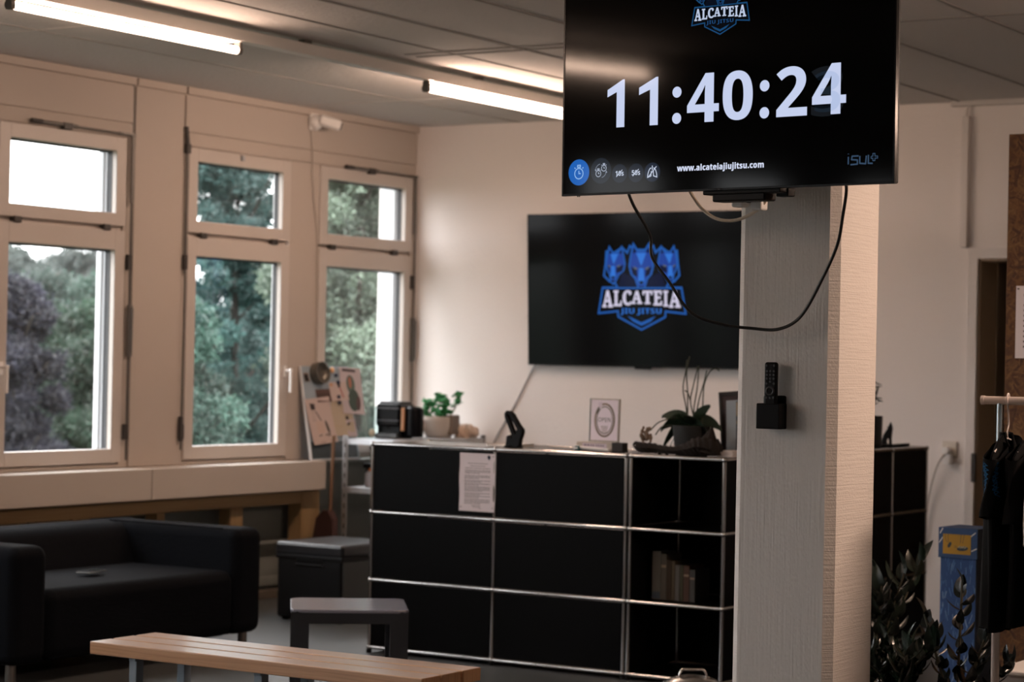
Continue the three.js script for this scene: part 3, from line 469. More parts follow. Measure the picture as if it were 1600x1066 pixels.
// things on the counter top
{
  // looped black stand
  const t = thing('looped_stand', 'black plastic stand with a tall open loop on the counter top', 'stand', [-6.0, CT + 0.0005, -9.62]);
  const outer = [[-0.055, 0.004], [-0.05, 0.05], [-0.035, 0.055], [-0.02, 0.035], [-0.012, 0.04], [-0.062, 0.145], [-0.066, 0.165], [-0.056, 0.178], [-0.04, 0.177], [-0.02, 0.163], [0.012, 0.115], [0.036, 0.088], [0.038, 0.072], [0.024, 0.034], [0.022, 0.004]];
  const holeP = [[-0.054, 0.16], [-0.048, 0.168], [-0.04, 0.163], [-0.012, 0.12], [0.008, 0.088], [0.004, 0.064], [-0.004, 0.06]];
  mesh('loop', extrude(outer, 0.026, 0.003, [holeP]).translate(0, 0.003, -0.013), ink(0.005, 0.5), t);
  for (const x of [-0.04, 0.01]) mesh('foot', bx(x - 0.014, 0, -0.03, x + 0.014, 0.008, 0.035, 0.003), M.blackPlastic, t);
  // white tray sheet
  const tr = thing('tray', 'flat white tray lying on the counter beside the looped stand', 'tray', [-6.13, CT + 0.0005, -9.72]);
  mesh('plate', [bx(-0.05, 0, -0.12, 0.1, 0.006, 0.1, 0.003), bx(-0.05, 0.004, -0.12, -0.044, 0.014, 0.1, 0.002), bx(0.094, 0.004, -0.12, 0.1, 0.014, 0.1, 0.002), bx(-0.05, 0.004, -0.12, 0.1, 0.014, -0.114, 0.002)], M.white, tr);
  // open sign on its block
  const pl = thing('name_block', 'pale wooden block with a printed white strip under the open sign', 'block', [-5.52, CT + 0.0005, -9.615]);
  mesh('block', bx(-0.108, 0, -0.035, 0.105, 0.044, 0.03, 0.003), std(0.5, 0.43, 0.36, 0.6), pl);
  mesh('printed_strip', new THREE.PlaneGeometry(0.14, 0.034).translate(-0.005, 0.022, 0.0305), decal(canvas(512, 128, (x, w, h) => { x.fillStyle = '#cbbdc6'; x.fillRect(0, 0, w, h); x.fillStyle = '#77697a'; for (const [px, pw] of [[40, 60], [108, 50], [175, 34], [222, 34], [285, 30], [330, 34], [378, 34], [425, 30]]) x.fillRect(px, 26, pw * 0.8, 30); for (const [px, pw] of [[150, 60], [220, 40], [270, 80]]) x.fillRect(px, 80, pw, 16); }), 0.5), pl);
  mesh('rolled_paper', [rod([-0.115, 0.018, 0.04], [0.085, 0.008, 0.045], 0.008), rod([-0.108, 0.0135, 0.044], [-0.086, 0.0125, 0.044], 0.013)], M.white, pl);
  mesh('green_cap', bx(-0.104, 0, 0.032, -0.078, 0.024, 0.056, 0.004), std(0.02, 0.1, 0.1, 0.5), pl);
  const wb = thing('wood_block', 'small dark brown wooden block on the counter beside the open sign', 'block', [-5.39, CT + 0.0005, -9.6]);
  mesh('block', metreUV(bx(-0.031, 0, -0.025, 0.031, 0.046, 0.028, 0.002)), std(0.014, 0.007, 0.004, 0.65), wb);
  const s = thing('open_sign', 'white sign reading OPEN inside a gold ring, standing on the counter', 'sign', [-5.487, CT + 0.046, -9.615]);
  s.rotation.x = -0.03;
  mesh('panel', bx(-0.083, 0.001, -0.008, 0.083, 0.214, 0.006, 0.003), std(0.4, 0.36, 0.32, 0.4), s);
  mesh('face', new THREE.PlaneGeometry(0.152, 0.2).translate(0, 0.108, 0.0066), decal(canvas(608, 800, (x, w, h) => {
    x.fillStyle = '#ece0ea'; x.fillRect(0, 0, w, h);
    const ring = (rx, ry, lw, a0, a1, col) => { x.strokeStyle = col; x.lineWidth = lw; x.beginPath(); x.ellipse(310, 400, rx, ry, 0, a0, a1); x.stroke(); };
    ring(216, 318, 38, 0, 7, '#8d7867'); ring(220, 322, 18, -1.2, 2.6, '#55453a'); ring(180, 268, 16, -2.0, 4.0, '#54493f'); ring(170, 255, 4, 0, 7, '#8f8378');
    poly(x, [[100, 260], [190, 95], [240, 130], [150, 290]], '#5f564f'); poly(x, [[150, 60], [250, 40], [240, 150], [190, 190]], '#dccfdb');
    x.fillStyle = '#2a2421'; x.font = '116px sans-serif'; x.textAlign = 'center'; x.fillText('OPEN', 306, 432); x.fillStyle = '#85766a'; for (let k = 0; k < 4; k++) x.fillRect(230 + 8 * k, 520 + 34 * k, 160 - 16 * k, 12);
  }), 0.5), s);
  mesh('edge_strip', bx(-0.0845, 0.001, -0.009, -0.082, 0.214, 0.007), std(0.12, 0.16, 0.17, 0.3), s);
  // driftwood
  const d = thing('driftwood', 'long piece of dark driftwood lying along the counter edge', 'driftwood', [-5.04, CT + 0.001, -9.545]);
  const path = new THREE.CatmullRomCurve3([V(-0.235, 0.045, 0), V(-0.2, 0.032, 0.005), V(-0.13, 0.03, 0), V(-0.03, 0.022, 0.006), V(0.05, 0.03, 0), V(0.12, 0.045, -0.004), V(0.19, 0.04, 0), V(0.222, 0.012, 0)]);
  const dg = new THREE.TubeGeometry(path, 60, 1, 14), dp = dg.attributes.position, fr = path.getSpacedPoints(60), rr = [0.018, 0.027, 0.027, 0.02, 0.022, 0.022, 0.028, 0.04, 0.052, 0.054, 0.045, 0.022];
  const nz = rng(17), ph = Array.from({ length: 15 }, () => 0.78 + 0.45 * nz());
  for (let i = 0; i <= 60; i++) { const f = (i / 60) * 11, a = Math.floor(f), b = Math.min(11, a + 1), rad = rr[a] + (rr[b] - rr[a]) * (f - a); for (let j = 0; j <= 14; j++) { const q = i * 15 + j, k = rad * ph[j % 14] * (1 + 0.12 * Math.sin(i * 1.7 + j * 2.1)); dp.setXYZ(q, fr[i].x + (dp.getX(q) - fr[i].x) * k, Math.max(0.004, fr[i].y + (dp.getY(q) - fr[i].y) * k), fr[i].z + (dp.getZ(q) - fr[i].z) * k); } }
  dg.computeVertexNormals(); const wm = std(0.014, 0.009, 0.007, 0.95); mesh('trunk', dg, wm, d);
  mesh('stub', [new THREE.ConeGeometry(0.075, 0.13, 10).scale(1, 1, 0.6).rotateZ(-0.2).translate(0.17, 0.085, 0)], wm, d);
  for (const x of [-0.1, -0.06, 0.15]) mesh('knot', rod([x, 0, 0.006], [x + 0.01, 0.02, 0.004], 0.009, 8), wm, d);
  // orchid
  const leaf = std(0.018, 0.035, 0.02, 0.4), stemM = std(0.04, 0.045, 0.025, 0.7);
  const o = thing('orchid', 'leggy orchid without flowers in a dark pot behind the driftwood', 'potted plant', [-5.05, CT + 0.001, -9.7]);
  mesh('pot', lathe([[0, 0], [0.072, 0], [0.08, 0.02], [0.092, 0.135], [0.094, 0.14], [0.086, 0.14], [0.08, 0.12], [0, 0.12]]), std(0.009, 0.009, 0.009, 0.75), o);
  function blade(len, w, droop, yaw, lift, y, roll) { const g = new THREE.PlaneGeometry(1, 1, 4, 12), p = g.attributes.position; for (let i = 0; i < p.count; i++) { const v = p.getY(i) + 0.5, u = p.getX(i) * 2, ww = w * Math.pow(Math.sin(Math.PI * Math.min(0.98, 0.12 + v * 0.86)), 0.8); p.setXYZ(i, v * len * Math.cos(lift * (1 - v)), y + Math.sin(lift) * len * v - droop * v * v * len + 0.012 * Math.abs(u) + Math.sin(roll) * u * ww * 0.5, Math.cos(roll) * u * ww * 0.5); } g.computeVertexNormals(); return g.rotateY(yaw); }
  const lm = new THREE.MeshStandardMaterial({ color: leaf.color, roughness: 0.35, side: THREE.DoubleSide });
  for (const [len, w, dr, yaw, lf, ro] of [[0.16, 0.075, 0.5, 3.2, 0.8, 0.9], [0.15, 0.075, 0.9, 3.5, 0.75, -0.9], [0.15, 0.065, 1.6, 3.4, 0.7, -1.1], [0.16, 0.06, 1.9, 3.0, 0.7, 1.0], [0.11, 0.06, 0.05, -0.15, 1.15, 1.2], [0.16, 0.065, 0.85, 0.1, 0.75, -1.0], [0.18, 0.06, 1.35, -0.4, 0.75, 0.8], [0.15, 0.06, 1.6, 0.4, 0.6, -0.9], [0.13, 0.08, 0.4, -1.4, 0.9, 0.2], [0.12, 0.08, 0.5, 4.2, 0.8, 0.2]]) mesh('leaf', blade(len, w, dr, yaw, lf, 0.135, ro), lm, o);
  const S = (pts) => mesh('flower_stem', wire(pts, 0.0032, 30, 6), stemM, o);
  S([[-0.02, 0.13, 0], [-0.03, 0.22, 0], [-0.045, 0.32, 0.01], [-0.028, 0.42, 0.01], [-0.025, 0.46, 0.01]]); S([[-0.02, 0.13, 0], [-0.022, 0.2, 0], [-0.024, 0.3, 0], [-0.027, 0.4, 0.01], [-0.012, 0.475, 0.01]]);
  S([[0.01, 0.13, 0], [0.012, 0.22, 0], [0.028, 0.33, 0], [0.034, 0.43, 0]]); S([[0.012, 0.18, 0], [-0.008, 0.26, 0], [0.005, 0.33, 0], [0.03, 0.43, 0]]); S([[0.02, 0.13, 0], [0.035, 0.25, 0], [0.066, 0.36, 0], [0.078, 0.41, 0]]); S([[0.058, 0.14, 0], [0.06, 0.25, 0], [0.068, 0.35, 0], [0.1, 0.41, 0], [0.125, 0.42, 0], [0.145, 0.41, 0]]);
  S([[-0.008, 0.26, 0], [-0.025, 0.3, 0], [-0.04, 0.31, 0]]); S([[-0.1, 0.17, 0.05], [-0.15, 0.15, 0.06], [-0.19, 0.11, 0.07]]); S([[-0.08, 0.14, 0.05], [-0.13, 0.13, 0.06], [-0.16, 0.09, 0.07]]);
  const dr2 = rng(77), dryM = std(0.2, 0.14, 0.1, 0.9);
  for (let k = 0; k < 22; k++) { const b = new THREE.SphereGeometry(0.007 + 0.006 * dr2(), 6, 5).scale(1, 1.3, 1); mesh('dry_bloom', b.translate(-0.225 + 0.06 * dr2(), 0.05 + 0.08 * dr2() , 0.075 + 0.03 * dr2()), dryM, o); }
  // leaning frames at the end of the counter
  const f1 = thing('framed_picture', 'dark tall picture frame leaning behind the orchid', 'picture frame', [-4.9, CT + 0.001, -9.86], 0.12); f1.rotation.x = -0.06; f1.rotation.z = 0.1;
  mesh('frame', [bx(-0.06, 0, -0.012, -0.045, 0.31, 0.006, 0.002), bx(0.055, 0, -0.012, 0.07, 0.31, 0.006, 0.002), bx(-0.06, 0.29, -0.012, 0.07, 0.31, 0.006, 0.002), bx(-0.06, 0, -0.012, 0.07, 0.018, 0.006, 0.002)], std(0.02, 0.014, 0.013, 0.4), f1); mesh('picture', bx(-0.05, 0.01, -0.01, 0.06, 0.3, 0), std(0.05, 0.028, 0.03, 0.5), f1);
  const f2 = thing('framed_picture', 'grey and brown print leaning beside the pillar edge on the counter', 'picture frame', [-4.83, CT + 0.001, -9.72], -0.1); f2.rotation.x = -0.08; f2.rotation.z = 0.07;
  mesh('board', bx(-0.04, 0, -0.008, 0.12, 0.27, 0.0, 0.002), std(0.2, 0.22, 0.24, 0.4), f2);
  mesh('print', new THREE.PlaneGeometry(0.1, 0.25).translate(0.066, 0.138, 0.0006), decal(canvas(128, 320, (x, w, h) => { x.fillStyle = '#2c3033'; x.fillRect(0, 0, w, h); x.fillStyle = '#7d6a52'; x.fillRect(0, 6, w, 84); x.fillStyle = '#3a3127'; x.beginPath(); x.arc(50, 34, 20, 0, 7); x.fill(); x.fillStyle = '#6d5b47'; x.fillRect(0, 120, w, 20); x.fillStyle = '#15171a'; x.fillRect(0, 170, w, 130); }), 0.5), f2);
  const fs = thing('paper_stack', 'small stack of white leaflets at the counter corner by the pillar', 'leaflets', [-4.805, CT + 0.001, -9.62]);
  for (let k = 0; k < 5; k++) mesh('leaflet', bx(-0.03, 0.006 * k, -0.07, 0.045, 0.006 * k + 0.0055, 0.06, 0.001).rotateY(0.05 * (k % 3)), M.paper, fs);
}
// things on the cabinet run behind the pillar
{
  const p = thing('potted_plant', 'small dark leafy plant in a black pot beside the wolf figurine', 'potted plant', [-4.93, CT + 0.001, -11.62]);
  mesh('pot', lathe([[0, 0], [0.056, 0], [0.062, 0.01], [0.066, 0.172], [0.06, 0.172], [0.056, 0.15], [0, 0.15]]), std(0.018, 0.018, 0.02, 0.4), p);
  const lm = new THREE.MeshStandardMaterial({ color: new THREE.Color().setRGB(0.015, 0.03, 0.018), roughness: 0.5, side: THREE.DoubleSide }), r = rng(21);
  for (let k = 0; k < 34; k++) { const a = r() * 6.28, R = 0.02 + 0.06 * r(), g = new THREE.SphereGeometry(0.03, 8, 5).scale(1, 0.12, 0.5).rotateZ(0.5 - r()).rotateY(a).translate(Math.cos(a) * R, 0.2 + 0.17 * r(), Math.sin(a) * R); mesh('leaf', g, lm, p); }
  for (let k = 0; k < 5; k++) mesh('stem', wire([[0, 0.14, 0], [0.02 * Math.cos(k * 1.3), 0.24, 0.02 * Math.sin(k * 1.3)], [0.045 * Math.cos(k * 1.3), 0.34, 0.045 * Math.sin(k * 1.3)]], 0.003, 10, 5), M.hinge, p);
  const tr = thing('tray', 'flat black tray under the wolf figurine', 'tray', [-4.9, CT + 0.001, -11.83]);
  mesh('plate', [bx(-0.07, 0, -0.12, 0.07, 0.008, 0.12, 0.003), bx(-0.07, 0, -0.12, -0.064, 0.016, 0.12, 0.002), bx(0.064, 0, -0.12, 0.07, 0.016, 0.12, 0.002)], M.black, tr);
  const w = thing('wolf_figurine', 'little black figurine of a wolf howling upwards', 'figurine', [-4.9, CT + 0.0095, -11.79], 0.3);
  const fm = std(0.01, 0.01, 0.011, 0.5), body = extrude([[-0.032, 0], [-0.026, 0.026], [-0.02, 0.05], [-0.006, 0.072], [0.004, 0.088], [0.01, 0.104], [0.017, 0.122], [0.022, 0.106], [0.026, 0.09], [0.024, 0.066], [0.021, 0.036], [0.022, 0], [0.013, 0], [0.012, 0.03], [0.004, 0.036], [-0.004, 0.026], [-0.008, 0]], 0.018, 0.003).translate(0, 0.003, -0.009);
  mesh('body', body, fm, w); mesh('ear', [new THREE.ConeGeometry(0.005, 0.014, 6).rotateZ(0.8).translate(0.0, 0.1, 0.005)], fm, w); mesh('ear', [new THREE.ConeGeometry(0.005, 0.014, 6).rotateZ(0.8).translate(0.0, 0.1, -0.005)], fm, w); mesh('tail', wire([[-0.03, 0.012, 0], [-0.042, 0.02, 0], [-0.05, 0.008, 0]], 0.005, 12, 6), fm, w);
}
// wall socket with its adapter
{
  const s = thing('wall_socket', 'cream wall socket with a plugged-in white adapter by the door', 'socket', [-4.885, 1.02, ZB]);
  mesh('plate', bx(-0.045, -0.02, 0, 0.045, 0.075, 0.012, 0.004), std(0.66, 0.6, 0.52, 0.5), s);
  mesh('adapter', [rod([-0.012, 0.02, 0.01], [-0.012, 0.02, 0.06], 0.022, 18), bx(-0.03, -0.06, 0.005, 0.02, 0.0, 0.05, 0.01)], M.white, s);
  mesh('lead', wire([[-0.012, 0.0, 0.05], [-0.05, -0.05, 0.05], [-0.1, -0.18, 0.03], [-0.14, -0.4, 0.02], [-0.16, -0.7, 0.02]], 0.005, 30), std(0.4, 0.36, 0.32, 0.6), s);
}

// ───────────────────────── sofa, bench, stools ─────────────────────────
{
  const x0 = -8.27, x1 = -7.285, z0 = -9.22, z1 = -7.41, top = 0.63, bot = 0.085, aw = 0.23, bd = 0.24;
  const t = thing('sofa', 'black fabric two-seat sofa below the windows', 'sofa', [(x0 + x1) / 2, 0, (z0 + z1) / 2]), cx = (x0 + x1) / 2, cz = (z0 + z1) / 2;
  const B = (a, b, c, d, e, f, r) => bx(a - cx, b, c - cz, d - cx, e, f - cz, r);
  mesh('base', B(x0 + 0.03, bot, z0 + 0.03, x1 - 0.05, 0.3, z1 - 0.03, 0.02), M.sofa, t);
  // sloping back with a soft rounded top, seat rolling over into the front skirt
  const prof = new THREE.Shape(); prof.moveTo(x0 - cx, bot); prof.lineTo(x0 - cx, top - 0.06); prof.quadraticCurveTo(x0 - cx, top, x0 + 0.07 - cx, top + 0.004); prof.lineTo(x0 + bd - 0.08 - cx, top - 0.004); prof.quadraticCurveTo(x0 + bd - 0.01 - cx, top - 0.012, x0 + bd + 0.02 - cx, top - 0.1); prof.lineTo(x0 + bd + 0.07 - cx, 0.4); prof.lineTo(x0 + bd + 0.07 - cx, bot);
  mesh('backrest', new THREE.ExtrudeGeometry(prof, { depth: z1 - z0 - 0.06, bevelEnabled: false, curveSegments: 10 }).translate(0, 0, z0 + 0.03 - cz), M.sofa, t);
  for (const z of [z0, z1 - aw]) mesh('armrest', B(x0 + 0.03, bot, z, x1, top, z + aw, 0.055), M.sofa, t);
  const sg = new RoundedBoxGeometry(x1 - x0 - bd - 0.03, 0.335, z1 - z0 - 2 * aw + 0.01, 8, 0.06), sp = sg.attributes.position;
  for (let i = 0; i < sp.count; i++) if (sp.getY(i) > 0.06) sp.setY(i, sp.getY(i) + 0.03 * Math.max(0, Math.cos((sp.getX(i) / 0.78) * Math.PI)) * Math.cos((sp.getZ(i) / 1.4) * Math.PI));
  sg.computeVertexNormals(); mesh('seat_cushion', sg.translate((x0 + bd + 0.06 + x1 - 0.035) / 2 - cx, 0.2525, 0), M.sofa, t);
  mesh('piping', [rod([x0 + bd * 0.5 - cx, top + 0.001, z0 + aw - cz], [x1 - 0.1 - cx, top - 0.002, z0 + aw - 0.01 - cz], 0.004), wire([[x0 + bd + 0.075 - cx, 0.42, z0 + aw + 0.003 - cz], [x0 + bd + 0.02 - cx, top - 0.1, z0 + aw + 0.003 - cz], [x0 + bd - 0.08 - cx, top, z0 + aw + 0.004 - cz]], 0.004, 16)], M.sofa, t);
  for (const [x, z] of [[x0 + 0.08, z0 + 0.08], [x0 + 0.08, z1 - 0.08], [x1 - 0.07, z0 + 0.08], [x1 - 0.07, z1 - 0.06]]) mesh('leg', rod([x - cx, 0, z - cz], [x - cx, bot + 0.01, z - cz], 0.024, 16), M.steelDark, t);
  const p = thing('phone', 'flat dark phone lying on the seat of the black sofa', 'phone', [-7.62, 0.4375, -8.28], 0.2);
  mesh('body', bx(-0.04, 0, -0.08, 0.04, 0.009, 0.08, 0.004), M.blackPlastic, p); mesh('glass', bx(-0.037, 0.0085, -0.077, 0.037, 0.0098, 0.077, 0.0006), std(0.05, 0.055, 0.06, 0.12), p); mesh('metal_rim', bx(-0.0405, 0.002, -0.0805, 0.0405, 0.006, 0.0805, 0.0015), M.steel, p);
}
{
  const t = thing('bench', 'slatted beech bench with blue grey steel legs in front of the sofa', 'bench', [-4.995, 0, -6.43]);
  for (let k = 0; k < 3; k++) { const g = metreUV(bx(-0.745, 0.403, 0.193 - 0.1265 * (k + 1) + 0.014, 0.75, 0.45, 0.193 - 0.1265 * k, 0.0045)); const uv = g.attributes.uv; for (let i = 0; i < uv.count; i++) uv.setY(i, uv.getY(i) + 0.31 * k); mesh('slat', g, M.beech, t); }
  for (const x of [-0.555, 0.03, 0.6]) {
    for (const z of [0.145, -0.125]) mesh('leg', bx(x - 0.02, 0.0, z - 0.02, x + 0.016, 0.392, z + 0.02, 0.003), M.legBlue, t);
    mesh('crossbar', [bx(x - 0.018, 0.39, -0.165, x + 0.014, 0.4035, 0.17, 0.002)], M.legBlue, t);
  }
}
{ // grey side table: top with turned-down edges, four legs
  const t = thing('side_table', 'dark grey plastic side table between the bench and the counter', 'table', [-5.83, 0, -7.98], 0.66);
  const w = 0.25, d = 0.24, h = 0.44;
  const top = [[-w + 0.045, d], [w - 0.045, d], [w - 0.012, d - 0.012], [w, d - 0.045], [w, -d + 0.045], [w - 0.012, -d + 0.012], [w - 0.045, -d], [-w + 0.045, -d], [-w + 0.012, -d + 0.012], [-w, -d + 0.045], [-w, d - 0.045], [-w + 0.012, d - 0.012]];
  mesh('tabletop', extrude(top, 0.006, 0.004).rotateX(-Math.PI / 2).translate(0, h - 0.01, 0), std(0.2, 0.21, 0.26, 0.2), t);
  for (const s of [-1, 1]) { mesh('apron', bx(-w + 0.02, h - 0.06, s * (d - 0.006) - 0.005, w - 0.02, h - 0.008, s * (d - 0.006) + 0.005, 0.002), M.greyPlastic, t); mesh('apron', bx(s * (w - 0.006) - 0.005, h - 0.06, -d + 0.02, s * (w - 0.006) + 0.005, h - 0.008, d - 0.02, 0.002), M.greyPlastic, t); }
  for (const sx of [-1, 1]) for (const sz of [-1, 1]) mesh('leg', [extrude([[0, 0], [0.075, 0], [0.075, 0.012], [0.012, 0.012], [0.012, 0.075], [0, 0.075]], h - 0.012, 0.0015).rotateX(-Math.PI / 2).translate(-w, 0, d).scale(-sx, 1, sz)].map((g) => { if (sx * sz > 0) { const p = g.attributes.position.array, nn = g.attributes.normal.array; for (let i = 0; i < p.length; i += 9) for (const A of [p, nn]) for (let k = 0; k < 3; k++) { const q = A[i + 3 + k]; A[i + 3 + k] = A[i + 6 + k]; A[i + 6 + k] = q; } } return g; }), M.greyPlastic, t);
}
{ // storage trunk between sofa and counter
  const t = thing('storage_trunk', 'dark lidded plastic storage box between the sofa and the counter', 'storage box', [-7.573, 0, -10.299]);
  const L = 0.47, D = 0.55, h = 0.45;
  mesh('body', [bx(-L, 0.012, -D, -0.005, h - 0.07, 0, 0.02)], M.darkBox, t);
  mesh('side_panel', [bx(-0.008, 0.05, -D + 0.02, 0.001, h - 0.1, -0.012, 0.002)], M.greyBox, t);
  mesh('lid', [bx(-L - 0.012, h - 0.075, -D - 0.012, 0.008, h, 0.012, 0.022)], std(0.02, 0.021, 0.024, 0.3), t);
  mesh('rim', [bx(-L - 0.006, h - 0.095, -D, 0.003, h - 0.07, 0.006, 0.006)], M.darkBox, t);
  mesh('handle_slot', [bx(-0.33, h - 0.12, -0.01, -0.14, h - 0.085, 0.006, 0.008)], M.black, t); mesh('handle_lip', [bx(-0.335, h - 0.13, -0.004, -0.135, h - 0.118, 0.01, 0.004)], M.darkBox, t);
  for (const [x, z] of [[-0.04, -0.04], [-L + 0.04, -0.04], [-0.04, -D + 0.04], [-L + 0.04, -D + 0.04]]) mesh('foot', rod([x, 0, z], [x, 0.016, z], 0.02), M.black, t);
}
{ // steel bin with domed lid, only its lid in view
  const t = thing('steel_bin', 'round steel bin with a domed lid and strap handle before the open counter unit', 'bin', [-4.1, 0, -7.93], 0.6); t.scale.y = 1.01;
  mesh('body', lathe([[0, 0], [0.165, 0], [0.17, 0.01], [0.178, 0.205], [0.182, 0.21], [0.17, 0.21], [0.165, 0.02], [0, 0.02]], 48), M.steel, t);
  mesh('lid', lathe([[0, 0.29], [0.04, 0.288], [0.085, 0.277], [0.09, 0.274], [0.13, 0.253], [0.17, 0.228], [0.188, 0.212], [0.19, 0.207], [0.186, 0.205], [0.16, 0.214], [0, 0.27]], 48), std(0.42, 0.42, 0.42, 0.22, { metalness: 1 }), t);
  mesh('lid_handle', new THREE.TubeGeometry(new THREE.CatmullRomCurve3([V(-0.056, 0.278, 0), V(-0.052, 0.296, 0), V(-0.043, 0.309, 0), V(-0.02, 0.311, 0), V(0.02, 0.311, 0), V(0.043, 0.309, 0), V(0.052, 0.296, 0), V(0.056, 0.278, 0)]), 40, 0.0055, 8).scale(1, 1, 1.6), M.steel, t);
  for (const s of [-1, 1]) mesh('rivet', new THREE.SphereGeometry(0.007, 8, 6).scale(1, 0.5, 1).translate(s * 0.062, 0.283, 0.008), M.steel, t);
}

// ───────────────────────── window corner: timber frame, shelf, board, broom ─────────────────────────
{
  const t = thing('timber_frame', 'unpainted pine batten frame under the window sill behind the sofa', 'frame', [-8.76, 0, -9]);
  mesh('rail', metreUV(bx(-0.06, 0.585, -2.585, 0.04, 0.664, 4.6, 0.002), 'z'), M.pine, t);
  for (const [z, w] of [[-11.59, 0.19], [-10.83, 0.12], [-10.104, 0.07], [-9.4, 0.07], [-8.75, 0.12], [-8.05, 0.07], [-7.35, 0.07], [-6.5, 0.1]]) mesh('post', metreUV(bx(-0.06, 0, z + 9, w > 0.15 ? 0.045 : 0.03, w > 0.15 ? 0.655 : 0.59, z + 9 + w, 0.002), 'y'), M.pine, t);
  for (const y of [0.33, 0.1]) mesh('lower_slat', bx(-0.1, y, -2.58, -0.075, y + 0.02, 4.6), M.wallLow, t);
  for (const [a, b] of [[-1.1, -0.62], [-0.6, -0.12], [0.1, 0.8]]) mesh('filler_board', metreUV(bx(-0.05, 0.3, a + 0.6, 0.0, 0.584, b + 0.6, 0.002), 'z'), std(0.4, 0.31, 0.2, 0.7), t);
  mesh('floor_rail', bx(-0.06, 0.0, -2.58, 0.03, 0.05, 4.6, 0.002), std(0.1, 0.08, 0.06, 0.7), t);
}
{ // galvanised shelf in the corner
  const x0 = -8.56, x1 = -8.165, z1 = -11.62, z0 = -12.68, h = 1.0, t = thing('metal_shelf', 'galvanised metal shelf in the corner with a coffee machine on top', 'shelf', [(x0 + x1) / 2, 0, (z0 + z1) / 2]), w = (x1 - x0) / 2, d = (z1 - z0) / 2;
  for (const sx of [-1, 1]) for (const sz of [-1, 1]) {
    mesh('post', [bx(sx > 0 ? w - 0.04 : -w, 0, sz * d - 0.0015, sx > 0 ? w : -w + 0.04, h + (sx < 0 ? 0.02 : -0.006), sz * d + 0.0015), bx(sx * w - 0.0015, 0, sz > 0 ? d - 0.04 : -d, sx * w + 0.0015, h - 0.006, sz > 0 ? d : -d + 0.04)], M.galv, t);
    for (let k = 0; k < 14; k++) if (sz > 0 && sx < 0) mesh('slot', bx(-w + 0.014, 0.1 + k * 0.065, d + 0.0012, -w + 0.024, 0.13 + k * 0.065, d + 0.0022), M.hinge, t);
  }
  for (const y of [h, 0.69, 0.25]) mesh(y === h ? 'top_plate' : 'shelf_plate', [bx(-w, y - 0.004, -d, w, y, d, 0.001), bx(-w, y - 0.035, d - 0.003, w, y - 0.001, d + 0.003, 0.002), bx(-w, y - 0.035, -d, w, y - 0.001, -d + 0.004, 0.002), bx(w - 0.003, y - 0.035, -d, w + 0.003, y - 0.001, d, 0.002), bx(-w - 0.003, y - 0.035, -d, -w + 0.003, y - 0.001, d, 0.002)], M.galv, t);
  mesh('brace', [bar([-w + 0.02, h - 0.05, -d + 0.02], [w - 0.02, 0.7, -d + 0.02], 0.025, 0.003), bar([w - 0.02, h - 0.05, -d + 0.02], [-w + 0.02, 0.7, -d + 0.02], 0.025, 0.003)], M.galv, t);
  mesh('end_cap', [bx(w - 0.02, h - 0.04, -d - 0.006, w + 0.006, h + 0.016, -d + 0.012, 0.002)], M.steelDark, t);
  mesh('corner_bracket', [extrude([[0, 0], [0.05, 0], [0, -0.05]], 0.003).translate(w - 0.05, h - 0.035, d + 0.003)], M.galv, t);

  const top = h + 0.0008;
  const c = thing('coffee_machine', 'glossy black capsule coffee machine on the metal shelf', 'coffee machine', [-8.43, top, -12.02], 0.12);
  const bl = new THREE.MeshPhysicalMaterial({ color: new THREE.Color().setRGB(0.004, 0.0045, 0.006), roughness: 0.25, specularIntensity: 0.22 });
  mesh('body', [bx(-0.105, 0.075, -0.12, 0.075, 0.225, 0.09, 0.02), bx(-0.1, 0.0, -0.12, 0.075, 0.09, 0.07, 0.012)], bl, c);
  mesh('front_band', [bx(-0.1, 0.19, 0.06, 0.068, 0.2, 0.094, 0.003), bx(-0.1, 0.112, 0.06, 0.068, 0.12, 0.094, 0.003)], std(0.06, 0.063, 0.08, 0.3), c);
  mesh('drip_tray', [bx(-0.1, 0.0, 0.0, 0.07, 0.03, 0.11, 0.008), bx(-0.09, 0.03, 0.06, 0.06, 0.034, 0.1, 0.001)], std(0.02, 0.02, 0.021, 0.2), c);
  mesh('spout', rod([-0.015, 0.06, 0.055], [-0.015, 0.085, 0.055], 0.018), bl, c);
  mesh('lid', bx(-0.1, 0.222, -0.1, 0.06, 0.24, 0.05, 0.01), std(0.03, 0.03, 0.033, 0.2), c);
  mesh('copper_strip', bx(0.076, 0.05, 0.055, 0.096, 0.2, 0.075, 0.004), std(0.55, 0.3, 0.16, 0.35), c);
  mesh('water_tank', [lathe([[0, 0.01], [0.058, 0.01], [0.062, 0.03], [0.062, 0.185], [0.045, 0.205], [0, 0.21]], 28).translate(0.135, 0, 0.0)], bl, c);
  const j = thing('glass_jar', 'clear glass jar beside the coffee machine on the metal shelf', 'jar', [-8.535, top, -11.9]);
  mesh('glass', lathe([[0, 0.002], [0.034, 0.002], [0.038, 0.01], [0.038, 0.19], [0.035, 0.2], [0.036, 0.205], [0.033, 0.205], [0.033, 0.195], [0.035, 0.185], [0.035, 0.012], [0, 0.008]], 24), new THREE.MeshPhysicalMaterial({ color: new THREE.Color().setRGB(0.9, 0.95, 0.95), transmission: 1, thickness: 0, roughness: 0.05 }), j);
  mesh('egg', new THREE.SphereGeometry(0.022, 12, 10).scale(1, 1.2, 1).translate(0, 0.032, 0), std(0.75, 0.55, 0.4, 0.6), j);
  const p = thing('potted_plant', 'bright green leafy plant in a stone pot on the metal shelf', 'potted plant', [-8.36, top, -12.42]);
